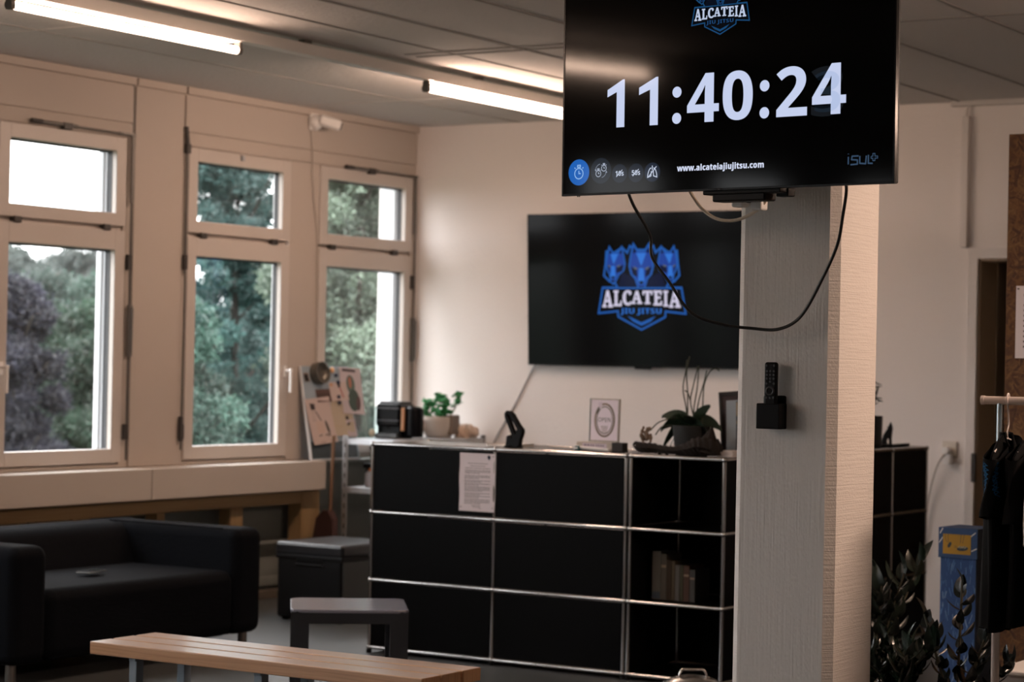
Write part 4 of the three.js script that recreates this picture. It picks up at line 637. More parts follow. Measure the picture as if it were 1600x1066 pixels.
  mesh('pot', lathe([[0, 0], [0.075, 0], [0.092, 0.012], [0.108, 0.06], [0.112, 0.11], [0.11, 0.138], [0.1, 0.14], [0.1, 0.118], [0, 0.115]], 36), std(0.5, 0.46, 0.42, 0.85), p);
  mesh('rim_wrap', bx(0.06, 0.02, -0.09, 0.115, 0.15, 0.05, 0.01).rotateY(0.2), std(0.2, 0.16, 0.13, 0.8), p);
  const gm = new THREE.MeshStandardMaterial({ color: new THREE.Color().setRGB(0.04, 0.24, 0.08), roughness: 0.5, side: THREE.DoubleSide }), r = rng(41);
  const sprig = (cx, cy, cz, R, n) => { for (let k = 0; k < n; k++) { const a = r() * 6.28, b = (r() - 0.4) * 2.2, g = new THREE.SphereGeometry(0.026, 7, 5).scale(1, 0.14, 0.8).rotateZ(b).rotateY(a).translate(cx + R * (r() - 0.5) * 2, cy + R * (r() - 0.5) * 1.7, cz + R * (r() - 0.5) * 2); mesh('leaf', g, gm, p); } mesh('stem', wire([[cx * 0.3, 0.11, cz * 0.3], [cx * 0.8, (0.11 + cy) / 2, cz * 0.8], [cx, cy, cz]], 0.003, 12, 5), std(0.12, 0.16, 0.07, 0.7), p); };
  sprig(-0.095, 0.22, 0, 0.035, 20); sprig(-0.085, 0.165, 0.04, 0.035, 16); sprig(-0.03, 0.2, 0.0, 0.03, 16); sprig(0.0, 0.265, 0.0, 0.03, 18); sprig(0.045, 0.23, 0.01, 0.035, 20); sprig(0.075, 0.19, 0.02, 0.035, 18); sprig(0.04, 0.17, 0.05, 0.03, 14); sprig(0.15, 0.285, 0.0, 0.022, 9); sprig(0.155, 0.245, 0.01, 0.018, 7); sprig(-0.12, 0.1, 0.02, 0.016, 5);
  const wv = thing('white_pot', 'small white round pot half behind the stone pot on the shelf', 'pot', [-8.46, top, -12.3]);
  mesh('bowl', lathe([[0, 0], [0.035, 0], [0.05, 0.03], [0.056, 0.075], [0.05, 0.12], [0.045, 0.12], [0.05, 0.075], [0.044, 0.03], [0, 0.01]], 28), M.white, wv);
  const bag = thing('cloth_bag', 'crumpled beige cloth bag at the far end of the metal shelf', 'bag', [-8.25, top, -12.58]);
  const bg = new THREE.SphereGeometry(0.075, 24, 16), bp = bg.attributes.position; for (let i = 0; i < bp.count; i++) { const X = bp.getX(i), Y = bp.getY(i), Z = bp.getZ(i), k = 1 + 0.14 * Math.sin(X * 120 + Y * 60) + 0.1 * Math.sin(Z * 140 + X * 50); bp.setXYZ(i, X * 1.1 * k, Math.max(0, (Y + 0.04) * 0.68 * k), Z * k); } bg.computeVertexNormals();
  mesh('cloth', bg, std(0.6, 0.47, 0.38, 0.95), bag); mesh('knot', new THREE.TorusGeometry(0.012, 0.005, 6, 14).translate(0.01, 0.075, 0), std(0.5, 0.38, 0.3, 0.9), bag);
  const bt = thing('spray_bottle', 'white bottle with an orange and black top on the lower metal shelf', 'bottle', [-8.47, 0.691, -11.8]);
  mesh('body', lathe([[0, 0], [0.03, 0], [0.033, 0.008], [0.033, 0.085], [0.018, 0.1], [0, 0.1]], 20), std(0.6, 0.6, 0.66, 0.4), bt); mesh('neck_ring', rod([0.006, 0.098, 0], [0.006, 0.118, 0], 0.017), std(0.75, 0.2, 0.04, 0.5), bt); mesh('trigger_head', [bx(-0.05, 0.115, -0.016, 0.025, 0.148, 0.016, 0.008), bar([-0.02, 0.12, 0], [-0.035, 0.085, 0], 0.008, 0.012), rod([0.012, 0.14, 0], [0.0, 0.26, 0], 0.007)], M.blackPlastic, bt);
  const pz = thing('paper_pile', 'dark tray of pinkish papers on a shelf behind the counter top', 'papers', [-8.17, 0.691, -12.2]);
  for (let k = 0; k < 6; k++) mesh('sheet', bx(-0.14, 0.004 * k, -0.16, 0.12, 0.004 * k + 0.0035, 0.14).rotateY(0.03 * k), M.paper, pz);
}
{ // white bin bags? no: dustpan broom leaning at the sill's end
  const t = thing('broom', 'broom with a wooden stick and dark red head leaning by the sill end', 'broom', [-8.56, 0, -11.5]);
  mesh('stick', rod([0.012, 0.5, 0.02], [-0.015, 1.02, -0.04], 0.012), std(0.16, 0.085, 0.045, 0.6), t);
  mesh('head', [extrude([[-0.1, 0], [0.06, 0], [0.055, 0.16], [0.02, 0.21], [-0.02, 0.21], [-0.07, 0.16]], 0.05, 0.006).translate(0.0, 0.33, 0.0)], std(0.05, 0.018, 0.014, 0.7), t);
  mesh('bristles', [bx(-0.1, 0.0, -0.002, 0.062, 0.34, 0.05, 0.004)], std(0.03, 0.02, 0.016, 0.95), t);
}
{ // steel pin board leaning in the window
  const t = thing('magnetic_board', 'grey steel pin board leaning on the sill against the window', 'board', [-8.67, 0.8585, -11.44], 0);
  t.rotation.order = 'YXZ'; t.rotation.set(-0.181, Math.PI / 2, 0);
  mesh('sheet', bx(0, 0.0, -0.012, 0.52, 0.612, 0, 0.003), std(0.3, 0.37, 0.43, 0.3), t);
  mesh('edge_trim', [bx(-0.004, 0.0, -0.014, 0.004, 0.612, 0.003, 0.001), bx(0, 0.0, -0.014, 0.52, 0.006, 0.003, 0.001)], std(0.75, 0.76, 0.78, 0.3), t);
  mesh('base_panel', bx(0.01, 0.012, 0.0, 0.5, 0.12, 0.001), std(0.05, 0.065, 0.075, 0.4), t);
  t.updateMatrixWorld(true);
  // sheets held by magnets: each a thing placed on the board's face
  function onBoard(name, label, category, u, v, z, roll, group) { const o = thing(name, label, category, [0, 0, 0], 0, group), m = t.matrixWorld.clone().multiply(new THREE.Matrix4().makeTranslation(u, v + 0.0135, z)).multiply(new THREE.Matrix4().makeRotationZ(roll)); m.decompose(o.position, o.quaternion, o.scale); return o; }
  function sheet(o, w, h, draw, bg, curl = 0.006) { const g = new THREE.PlaneGeometry(w, h, 8, 8), p = g.attributes.position; for (let i = 0; i < p.count; i++) p.setZ(i, curl * Math.pow(Math.abs(p.getY(i) / h - 0.3), 2) * 2 + curl * 0.5 * Math.pow(p.getX(i) / w, 2)); g.computeVertexNormals(); const c = canvas(256, Math.round((256 * h) / w), (x, W, HH) => { x.fillStyle = bg; x.fillRect(0, 0, W, HH); draw(x, W, HH); }); mesh('sheet', g, new THREE.MeshStandardMaterial({ map: cmap(c), roughness: 0.85, side: THREE.DoubleSide }), o); }
  const sketch = (x, W, HH) => { x.fillStyle = '#3a3230'; poly(x, [[W * 0.16, HH * 0.1], [W * 0.36, HH * 0.12], [W * 0.36, HH * 0.25], [W * 0.18, HH * 0.24]], '#352c2a'); x.strokeStyle = '#473c39'; x.lineWidth = 9; x.beginPath(); x.moveTo(W * 0.36, HH * 0.28); x.lineTo(W * 0.52, HH * 0.5); x.stroke(); x.lineWidth = 3; x.strokeStyle = '#8a7a74'; x.strokeRect(W * 0.2, HH * 0.28, W * 0.1, HH * 0.2); x.fillStyle = '#57504a'; x.beginPath(); x.ellipse(W * 0.72, HH * 0.66, W * 0.05, HH * 0.16, -0.2, 0, 7); x.fill(); x.fillStyle = '#c7b0a5'; x.fillRect(W * 0.3, HH * 0.5, W * 0.3, HH * 0.26); x.strokeStyle = '#57504a'; x.lineWidth = 7; for (const [a, b] of [[0.3, 0.82], [0.55, 0.82], [0.65, 0.84]]) { x.beginPath(); x.moveTo(W * a, HH * b); x.lineTo(W * (a + 0.14), HH * (b - 0.015)); x.stroke(); } x.lineWidth = 4; x.strokeStyle = '#8a6a64'; x.beginPath(); x.moveTo(W * 0.3, HH * 0.96); x.lineTo(W * 0.5, HH * 0.96); x.stroke(); };
  let o = onBoard('poster', 'tall poster with a dark green figure on the pin board', 'poster', 0.515, 0.435, 0.004, -0.06); sheet(o, 0.235, 0.31, (x, W, HH) => { x.fillStyle = '#4d4548'; x.fillRect(W * 0.14, HH * 0.03, W * 0.62, HH * 0.06); x.fillStyle = '#5f6e66'; x.beginPath(); x.ellipse(W * 0.48, HH * 0.36, W * 0.2, HH * 0.2, 0, 0, 7); x.fill(); x.fillStyle = '#b5705a'; x.beginPath(); x.ellipse(W * 0.46, HH * 0.32, W * 0.07, HH * 0.12, 0, 0, 7); x.fill(); x.fillStyle = '#46554e'; x.beginPath(); x.ellipse(W * 0.56, HH * 0.7, W * 0.26, HH * 0.24, 0.25, 0, 7); x.fill(); x.fillStyle = '#5a4648'; x.beginPath(); x.ellipse(W * 0.76, HH * 0.76, W * 0.1, HH * 0.16, 0.2, 0, 7); x.fill(); }, '#c4b8bc');
  o = onBoard('picture_card', 'dark brown picture card on the pin board under the tin', 'card', 0.205, 0.405, 0.003, 0.03); sheet(o, 0.16, 0.085, (x, W, HH) => { x.fillStyle = '#4c3b36'; x.fillRect(0, HH * 0.3, W, HH * 0.5); }, '#5c4742');
  o = onBoard('note', 'beige sheet with a small dark drawing beside the large sketch', 'note', 0.38, 0.255, 0.004, -0.05); sheet(o, 0.235, 0.24, (x, W, HH) => { poly(x, [[W * 0.62, HH * 0.44], [W * 0.76, HH * 0.42], [W * 0.82, HH * 0.66], [W * 0.68, HH * 0.7]], '#3f3832'); x.fillStyle = '#b9a78f'; x.fillRect(W * 0.1, HH * 0.7, W * 0.4, HH * 0.06); }, '#b9aa95');
  o = onBoard('picture_card', 'pale card with a red and dark figure on the pin board', 'card', 0.368, 0.432, 0.006, 0.04); sheet(o, 0.19, 0.125, (x, W, HH) => { x.strokeStyle = '#a0473a'; x.lineWidth = 16; x.beginPath(); x.moveTo(W * 0.62, HH * 0.3); x.lineTo(W * 0.72, HH * 0.85); x.stroke(); x.fillStyle = '#3b3437'; x.beginPath(); x.ellipse(W * 0.58, HH * 0.18, W * 0.07, HH * 0.14, 0.4, 0, 7); x.fill(); x.fillStyle = '#c69268'; x.fillRect(W * 0.06, HH * 0.05, W * 0.16, HH * 0.16); }, '#c6b4ae');
  o = onBoard('note', 'large cream sketch sheet hanging crooked on the pin board', 'note', 0.133, 0.24, 0.008, 0.075); sheet(o, 0.258, 0.3, sketch, '#c6b4ae', 0.012);
  o = onBoard('note', 'small pink slip at the lower right of the pin board', 'note', 0.46, 0.19, 0.006, 0.02); sheet(o, 0.1, 0.11, () => {}, '#bfb0b4');
  o = onBoard('photo', 'tiny dark square photo at the top left of the pin board', 'photo', 0.045, 0.525, 0.003, 0.05); sheet(o, 0.055, 0.06, (x, W, HH) => { x.fillStyle = '#1f1d1c'; x.fillRect(W * 0.1, HH * 0.15, W * 0.75, HH * 0.8); }, '#8f8178');
  o = onBoard('tin', 'round dark tin stuck to the top of the pin board', 'tin', 0.158, 0.548, 0.001, 0);
  mesh('can', lathe([[0, 0], [0.07, 0], [0.072, 0.004], [0.072, 0.06], [0.068, 0.062], [0.066, 0.058], [0.062, 0.02], [0, 0.018]], 30).rotateX(Math.PI / 2), std(0.16, 0.15, 0.13, 0.3, { metalness: 0.6 }), o); mesh('label', bx(-0.04, 0.01, 0.02, 0.0, 0.05, 0.024), std(0.05, 0.05, 0.05, 0.5), o);
  for (const [u, v, a] of [[0.352, 0.538, 'top'], [0.366, 0.49, 'second'], [0.352, 0.395, 'third'], [0.352, 0.356, 'lowest']]) { o = onBoard('magnet', `${a} of four navy blue round magnets in a column on the pin board`, 'magnet', u, v, 0.011, 0, 'navy magnets on the pin board'); mesh('disc', rod([0, 0, 0], [0, 0, 0.008], 0.013, 18), std(0.012, 0.02, 0.06, 0.35), o); mesh('grip', rod([0, 0, 0.007], [0, 0, 0.014], 0.009, 18), std(0.014, 0.024, 0.07, 0.35), o); }
  o = onBoard('magnet', 'little orange knob at the top edge of the pin board', 'magnet', 0.318, 0.572, 0.004, 0); mesh('knob', [new THREE.SphereGeometry(0.02, 12, 10).scale(1, 1, 0.6).translate(0, 0, 0.01)], std(0.7, 0.42, 0.22, 0.5), o); mesh('pin', rod([0, 0, 0], [0, 0, 0.006], 0.008), M.hinge, o);
}
{ // security camera
  const t = thing('security_camera', 'small white security camera high on the window wall', 'camera', [XL + 0.012, 3.03, -11.5]);
  mesh('base', [bx(0, -0.05, -0.07, 0.02, 0.06, 0.02, 0.008), lathe([[0, 0], [0.045, 0], [0.05, 0.01], [0.042, 0.045], [0.02, 0.06], [0, 0.06]], 24).rotateZ(-Math.PI / 2).translate(0.015, 0.0, -0.02)], M.white, t);
  const hd = new THREE.Group(); hd.name = 'head'; hd.position.set(0.1, 0.005, -0.04); hd.rotation.set(0.0, 0.75, -0.28); t.add(hd);
  mesh('shell', bx(-0.05, -0.035, -0.035, 0.1, 0.035, 0.035, 0.022), M.white, hd);
  mesh('lens', [bx(0.095, -0.022, -0.027, 0.103, 0.02, 0.027, 0.006)], M.black, hd);
  mesh('arm', rod([0.05, 0, -0.03], [0.09, 0.004, -0.04], 0.014), M.white, t);
  tag(mesh('cable', wire([[-8.78, 3.0, -11.5], [-8.782, 2.85, -11.525], [-8.784, 2.6, -11.545], [-8.786, 2.3, -11.6], [-8.786, 1.9, -11.61], [-8.786, 1.5, -11.61], [-8.77, 1.1, -11.6], [-8.77, 0.87, -11.58]], 0.004, 60), M.trim), 'thin white cable running down the wall from the security camera', 'cable');
}

// ───────────────────────── right side: chipboard wall, clothes rail, bin, plants ─────────────────────────
{
  const o = struct('partition_1'); mesh('strand_board', metreUV(bx(-3.19, 0.0, -8.93, -1.94, 2.5, -8.905, 0.001), 'y'), M.osb, o);
  mesh('strand_board', metreUV(bx(-1.935, 0.0, -8.93, -0.69, 2.5, -8.905, 0.001), 'y'), M.osb, o);
  mesh('stud', [bx(-3.1, 0, -9.02, -3.05, 2.48, -8.93), bx(-1.96, 0, -9.02, -1.91, 2.48, -8.93), bx(-0.75, 0, -9.02, -0.7, 2.48, -8.93), bx(-3.1, 0, -9.02, -0.7, 0.05, -8.93)], M.pine, o);
  const n = thing('list_sheet', 'white sheet with a printed list on the chipboard wall', 'notice', [-3.042, 1.577, -8.904]);
  mesh('sheet', new THREE.PlaneGeometry(0.21, 0.297, 4, 4).translate(0, 0.1485, 0.0012), new THREE.MeshStandardMaterial({ map: cmap(canvas(256, 362, (x, w, h) => { x.fillStyle = '#c9c4c8'; x.fillRect(0, 0, w, h); x.fillStyle = '#4a464a'; for (let k = 0; k < 9; k++) { x.fillRect(40, 92 + k * 26, 14, 9); x.fillRect(62, 94 + k * 26, 90 + ((k * 37) % 70), 6); } x.fillRect(40, 40, 120, 12); })), roughness: 0.8, side: THREE.DoubleSide }), n);
  for (const [x, y] of [[-0.095, 0.285], [0.095, 0.285]]) mesh('pin', rod([x, y, 0], [x, y, 0.006], 0.004, 8), M.steelDark, n);
}
{
  const railM = std(0.66, 0.58, 0.54, 0.4), t = thing('clothes_rack', 'white tubular clothes rack with black jerseys beside the chipboard wall', 'clothes rack', [-2.6, 0, -7.2], 0.0);
  const y = 1.425;
  mesh('rail', [rod([-0.05, y, 0], [1.2, y + 0.004, 0], 0.0135, 20)], railM, t);
  mesh('end_cap', [rod([-0.058, y, 0], [-0.046, y, 0], 0.0155, 18)], railM, t);
  for (const x of [0.006, 1.12]) {
    mesh('upper_post', rod([x, 0.75, 0], [x, y - 0.008, 0], 0.0095, 16), std(0.45, 0.55, 0.6, 0.25, { metalness: 0.9 }), t);
    mesh('lower_post', rod([x, 0.06, 0], [x, 0.8, 0], 0.0135, 18), railM, t);
    mesh('base_bar', [rod([x, 0.055, -0.25], [x, 0.055, 0.25], 0.012, 14), rod([x, 0.02, -0.24], [x, 0.055, -0.24], 0.02, 14), rod([x, 0.02, 0.24], [x, 0.055, 0.24], 0.02, 14)], railM, t);
    for (const z of [-0.24, 0.24]) mesh('caster', rod([x - 0.01, 0.02, z], [x + 0.01, 0.02, z], 0.02, 16), M.black, t);
  }
  mesh('bottom_rail', rod([0, 0.09, 0], [1.12, 0.09, 0], 0.01, 12), railM, t);
}
function garment(name, label, x, seed, o) { // hangs across the rail: shoulders along z
  const t = thing(name, label, o.cat, [x, 0, -7.2], o.turn || 0, undefined), r = rng(seed), f = Array.from({ length: 6 }, () => r() * 6.28), NU = 40, NV = 26, pos = [], uv = [], idx = [];
  const yTop = 1.315, yBot = o.bottom;
  for (let j = 0; j <= NV; j++) for (let i = 0; i <= NU; i++) {
    const v = j / NV, a = (i / NU) * Math.PI * 2, c = Math.cos(a), s = Math.sin(a);
    const hw = j === 0 ? 0.055 : v < 0.12 ? 0.055 + 0.165 * Math.pow(v / 0.12, 0.7) : 0.22 - 0.02 * Math.sin((v - 0.12) * 2.6) + 0.012 * v, th = 0.018 + 0.028 * Math.min(1, v * 2.5);
    const fold = 0.012 * v * (Math.sin(c * 9 + f[0] + v * 1.5) + 0.7 * Math.sin(c * 17 + f[1]));
    const slope = v < 0.14 ? 0.06 * Math.max(0, s) * (1 - v / 0.14) : 0; // neckline dips at the front
    pos.push(s * th + fold, yTop - v * (yTop - yBot) - slope + (v > 0.97 ? 0.006 * Math.sin(c * 11) : 0), Math.sign(c) * Math.pow(Math.abs(c), 0.85) * hw);
    uv.push(i / NU, 1 - v);
  }
  for (let j = 0; j < NV; j++) for (let i = 0; i < NU; i++) { const a = j * (NU + 1) + i, b = a + NU + 1; idx.push(a, a + 1, b, b, a + 1, b + 1); }
  const g = new THREE.BufferGeometry(); g.setAttribute('position', new THREE.Float32BufferAttribute(pos, 3)); g.setAttribute('uv', new THREE.Float32BufferAttribute(uv, 2)); g.setIndex(idx); g.computeVertexNormals();
  mesh('torso', g, o.mat, t);
  for (const s of [1, -1]) {
    const P = [], U = [], I = [], m = 12, n = 20;
    for (let j = 0; j <= m; j++) for (let i = 0; i <= n; i++) { const v = j / m, a = (i / n) * Math.PI * 2, w = 0.075 - 0.018 * v, z = s * (0.165 + 0.1 * v * o.flare), yy = yTop - 0.052 - v * o.sleeve - (1 - v) * 0.5 * w * Math.cos(a) * s, fo = 0.006 * Math.sin(a * 3 + v * 7 + f[3]); P.push(Math.sin(a) * 0.032 + fo + o.shift * v, yy + Math.cos(a) * 0.01 + (j === 0 ? 0.03 * Math.cos(a) * -s * 0 : 0), z + Math.cos(a) * w); U.push(i / n, 1 - v); }
    for (let j = 0; j < m; j++) for (let i = 0; i < n; i++) { const a = j * (n + 1) + i, b = a + n + 1; I.push(a, a + 1, b, b, a + 1, b + 1); }
    const q = new THREE.BufferGeometry(); q.setAttribute('position', new THREE.Float32BufferAttribute(P, 3)); q.setAttribute('uv', new THREE.Float32BufferAttribute(U, 2)); q.setIndex(I); q.computeVertexNormals(); mesh('sleeve', q, o.sleeveMat || o.mat, t);
  }
  mesh('collar', wire(Array.from({ length: 25 }, (_, i) => { const a = (i / 24) * Math.PI * 2; return [Math.sin(a) * 0.018, yTop - 0.06 * Math.max(0, Math.sin(a)), Math.cos(a) * 0.055]; }), 0.006, 60, 6), o.mat, t);
  const h = thing('clothes_hanger', `white wire hanger holding ${o.held}`, 'hanger', [x, 0, -7.2], o.turn || 0);
  mesh('hook', wire([[0, 1.425, -0.018], [0, 1.446, -0.008], [0, 1.448, 0.008], [0, 1.43, 0.02], [0, 1.405, 0.006], [0, 1.37, -0.006], [0, 1.345, -0.01], [0, 1.32, 0.01], [0, 1.3, 0.0]], 0.0028, 50, 8), std(0.68, 0.62, 0.6, 0.4), h);
  mesh('shoulder_bar', wire([[0, 1.3, 0], [0, 1.285, 0.1], [0, 1.255, 0.19], [0, 1.25, 0], [0, 1.255, -0.19], [0, 1.285, -0.1], [0, 1.3, 0]], 0.003, 50, 6), std(0.68, 0.62, 0.6, 0.4), h);
  return t;
}
{
  const printC = canvas(512, 512, (x, w, h) => { x.fillStyle = '#07080a'; x.fillRect(0, 0, w, h); const r = rng(8); x.strokeStyle = '#1f5a88'; x.lineWidth = 7; for (const cx of [60, 200, 330, 460]) { x.beginPath(); for (let k = 0; k < 16; k++) { const y = 40 + k * 20; x.lineTo(cx + (k % 2 ? 18 : -18) * (0.5 + r()), y); } x.stroke(); for (let k = 0; k < 9; k++) { x.beginPath(); x.ellipse(cx + 20 * (r() - 0.5), 60 + 30 * k, 9, 13, r(), 0, 7); x.stroke(); } } });
  const torsoC = canvas(1024, 1024, (x, w, h) => { x.fillStyle = '#060708'; x.fillRect(0, 0, w, h); const P = (cx, cy) => { x.strokeStyle = '#26628f'; x.lineWidth = 9; for (let k = 0; k < 5; k++) { x.beginPath(); x.ellipse(cx + (k % 2 ? 8 : -8), cy + k * 42, 12, 20, 0.3, 0, 7); x.stroke(); } x.strokeStyle = '#3c3f44'; x.lineWidth = 6; for (let k = 0; k < 5; k++) { x.strokeRect(cx - 110 + k * 20, cy + 50 - 4 * k, 12, 34); } x.fillStyle = '#1c2733'; x.fillRect(cx - 90, cy - 90, 60, 16); }; P(250, 260); P(770, 260); });
  const bmat = new THREE.MeshPhysicalMaterial({ map: cmap(torsoC), roughness: 0.8, specularIntensity: 0.15, side: THREE.DoubleSide }), smat = new THREE.MeshPhysicalMaterial({ map: cmap(printC), roughness: 0.8, specularIntensity: 0.15, side: THREE.DoubleSide });
  const plain = new THREE.MeshPhysicalMaterial({ color: new THREE.Color().setRGB(0.004, 0.004, 0.0045), roughness: 0.85, specularIntensity: 0.15, side: THREE.DoubleSide }), white = std(0.62, 0.56, 0.55, 0.85, { side: THREE.DoubleSide });
  garment('jersey', 'black jersey with blue sleeve patterns, first on the clothes rack', -2.565, 3, { cat: 'shirt', bottom: 0.68, mat: bmat, sleeveMat: smat, sleeve: 0.22, flare: 0.35, shift: -0.005, held: 'the blue patterned black jersey', turn: 0.12 });
  garment('jersey', 'plain black jersey, second on the clothes rack', -2.47, 4, { cat: 'shirt', bottom: 0.7, mat: plain, sleeve: 0.24, flare: 0.3, shift: 0, held: 'the plain black jersey', turn: 0.02 });
  garment('shirt', 'shirt with pale pinkish sleeves behind the black jerseys on the rack', -2.38, 5, { cat: 'shirt', bottom: 0.74, mat: plain, sleeveMat: white, sleeve: 0.3, flare: 0.9, shift: 0.01, held: 'the pale sleeved shirt', turn: -0.05 });
}
{ // white low stool, front left corner in view
  const t = thing('stool', 'white plastic low stool under the clothes rack', 'stool', [-2.64, 0, -7.95]), w = 0.17;
  mesh('seat', [bx(-w, 0.43, -w, w, 0.45, w, 0.008)], M.white, t); mesh('skirt', [bx(-w + 0.012, 0.4, -w + 0.012, w - 0.012, 0.432, w - 0.012, 0.004)], std(0.6, 0.56, 0.54, 0.5), t);
  for (const sx of [-1, 1]) for (const sz of [-1, 1]) mesh('leg', bar([sx * (w - 0.02), 0, sz * (w - 0.02)], [sx * (w - 0.035), 0.41, sz * (w - 0.035)], 0.03, 0.03), M.white, t);
  mesh('slot', bx(-0.02, 0.445, w - 0.004, -0.016, 0.452, w + 0.001), M.black, t);
}
{ // blue cardboard collection box
  const t = thing('collection_box', 'tall blue cardboard box with a yellow label behind the plants', 'box', [-3.475, 0, -9.28], -0.05), w = 0.082, d = 0.1;
  const bodyC = canvas(256, 768, (x, W, HH) => { x.fillStyle = '#2c4d80'; x.fillRect(0, 0, W, HH); const r = rng(14); x.lineCap = 'round'; for (let k = 0; k < 150; k++) { x.strokeStyle = k % 3 ? '#6a93cc' : '#b9cbe4'; x.globalAlpha = 0.35 + 0.5 * r(); x.lineWidth = 2 + 4 * r(); const a = r() * W, b = r() * HH, g = 1.1 + r() * 1.0, L = 10 + 40 * r(); x.beginPath(); x.moveTo(a, b); x.lineTo(a + L * Math.cos(g), b + L * Math.sin(g)); x.stroke(); } x.globalAlpha = 1; });
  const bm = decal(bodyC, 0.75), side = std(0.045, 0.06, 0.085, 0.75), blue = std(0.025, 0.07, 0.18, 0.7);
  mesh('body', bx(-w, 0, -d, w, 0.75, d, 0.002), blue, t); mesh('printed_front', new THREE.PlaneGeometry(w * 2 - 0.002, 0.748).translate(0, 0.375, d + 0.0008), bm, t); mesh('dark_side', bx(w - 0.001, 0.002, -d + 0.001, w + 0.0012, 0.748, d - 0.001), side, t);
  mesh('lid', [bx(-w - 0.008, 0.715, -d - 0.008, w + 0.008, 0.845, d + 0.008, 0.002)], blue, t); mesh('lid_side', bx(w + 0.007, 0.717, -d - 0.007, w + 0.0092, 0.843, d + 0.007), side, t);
  mesh('yellow_label', new THREE.PlaneGeometry(0.128, 0.085).translate(-0.004, 0.775, d + 0.0092), decal(canvas(384, 256, (x, W, HH) => { x.fillStyle = '#b98d33'; x.fillRect(0, 0, W, HH); x.strokeStyle = '#3d4650'; x.lineWidth = 6; for (const [a, b] of [[30, 60], [70, 80], [250, 240], [290, 270]]) { x.beginPath(); x.moveTo(a, 0); x.quadraticCurveTo(a - 4, 60, b, 110); x.stroke(); } x.fillStyle = '#39434d'; x.beginPath(); x.ellipse(92, 140, 22, 42, 0.5, 0, 7); x.fill(); x.beginPath(); x.ellipse(270, 180, 78, 30, -0.1, 0, 7); x.fill(); x.fillStyle = '#a8a08a'; for (let k = 0; k < 4; k++) { x.beginPath(); x.ellipse(225 + 28 * k, 160 + 4 * (k % 2), 8, 22, 0.9, 0, 7); x.fill(); } x.strokeStyle = '#39434d'; x.lineWidth = 4; x.strokeRect(160, 150, 30, 20); })), t);
  for (const [x, y, a] of [[-0.078, 0.79, 0.6], [0.075, 0.755, 1.1], [0.07, 0.82, 0.9], [-0.076, 0.83, 0.5]]) mesh('white_stroke', bx(-0.002, -0.014, 0, 0.002, 0.014, 0.001).rotateZ(-a).translate(x, y, d + 0.0082), M.white, t);
}
// big-leaved plants by the pillar
function leafShape(len, w, fold, bend) { const g = new THREE.PlaneGeometry(1, 1, 4, 8), p = g.attributes.position; for (let i = 0; i < p.count; i++) { const v = p.getY(i) + 0.5, u = p.getX(i) * 2, ww = w * 0.5 * Math.pow(Math.sin(Math.PI * Math.pow(0.04 + 0.96 * v, 0.85) * 0.995), 0.75); p.setXYZ(i, u * ww, v * len * (1 - 0.12 * bend * v), fold * Math.abs(u) * ww - bend * len * v * v * 0.5); } g.computeVertexNormals(); return g; }
function leafy(name, label, pos, o) {
  const t = thing(name, label, 'potted plant', pos), r = rng(o.seed);
  mesh('pot', lathe([[0, 0], [o.pot * 0.75, 0], [o.pot * 0.8, 0.01], [o.pot, o.potH], [o.pot + 0.008, o.potH], [o.pot + 0.008, o.potH + 0.02], [o.pot - 0.01, o.potH + 0.02], [o.pot - 0.015, o.potH - 0.03], [0, o.potH - 0.03]], 32), std(0.05, 0.045, 0.042, 0.6), t);
  mesh('soil', [new THREE.CylinderGeometry(o.pot - 0.014, o.pot - 0.02, 0.02, 24).translate(0, o.potH - 0.02, 0)], std(0.03, 0.02, 0.015, 1), t);
  const shapes = [0, 1, 2].map((k) => leafShape(o.len * (0.85 + 0.15 * k), o.w * (1 - 0.08 * k), 0.25, o.bend + 0.12 * k)), mats = [0, 1, 2].map((k) => new THREE.MeshStandardMaterial({ color: new THREE.Color().setRGB(o.col[0] * (0.75 + 0.3 * k), o.col[1] * (0.75 + 0.3 * k), o.col[2] * (0.75 + 0.3 * k)), roughness: o.rough, side: THREE.DoubleSide }));
  for (const s of o.stems) {
    const curve = new THREE.CatmullRomCurve3(s.map((p) => V(...p))); mesh('stem', new THREE.TubeGeometry(curve, 20, o.stemR, 6), std(0.06, 0.055, 0.035, 0.7), t);
    for (let k = 0; k < o.per; k++) {
      const u = o.from + (1 - o.from) * ((k + 0.5 * r()) / o.per), p = curve.getPoint(Math.min(1, u)), a = k * 2.4 + r() * 0.8, lift = o.lift * (0.5 + r()) + 0.9 * (u > 0.9 ? 1 : 0);
      const m = new THREE.Mesh(shapes[Math.floor(r() * 3)], mats[Math.floor(r() * 3)]); m.name = 'leaf'; m.castShadow = m.receiveShadow = true; m.position.copy(p); m.rotation.order = 'YXZ'; m.rotation.set(1.45 - lift, a, (r() - 0.5) * 0.8); m.scale.setScalar(0.75 + 0.4 * r()); t.add(m);
    }
  }
}
leafy('rubber_plant', 'dark rubber plant with glossy oval leaves in front of the blue box', [-2.86, 0, -7.55], { seed: 51, pot: 0.13, potH: 0.24, len: 0.075, w: 0.048, bend: 0.3, col: [0.01, 0.014, 0.013], rough: 0.22, stemR: 0.005, per: 20, from: 0.22, lift: 0.5,
  stems: [[[0, 0.2, 0], [0.01, 0.5, 0.01], [0.015, 0.78, 0.0]], [[0.03, 0.2, 0.02], [-0.04, 0.45, 0.04], [-0.1, 0.66, 0.06]], [[-0.03, 0.2, 0.02], [0.06, 0.42, 0.05], [0.12, 0.6, 0.04]], [[0, 0.2, -0.04], [0.1, 0.38, -0.04], [0.19, 0.52, -0.03]]] });
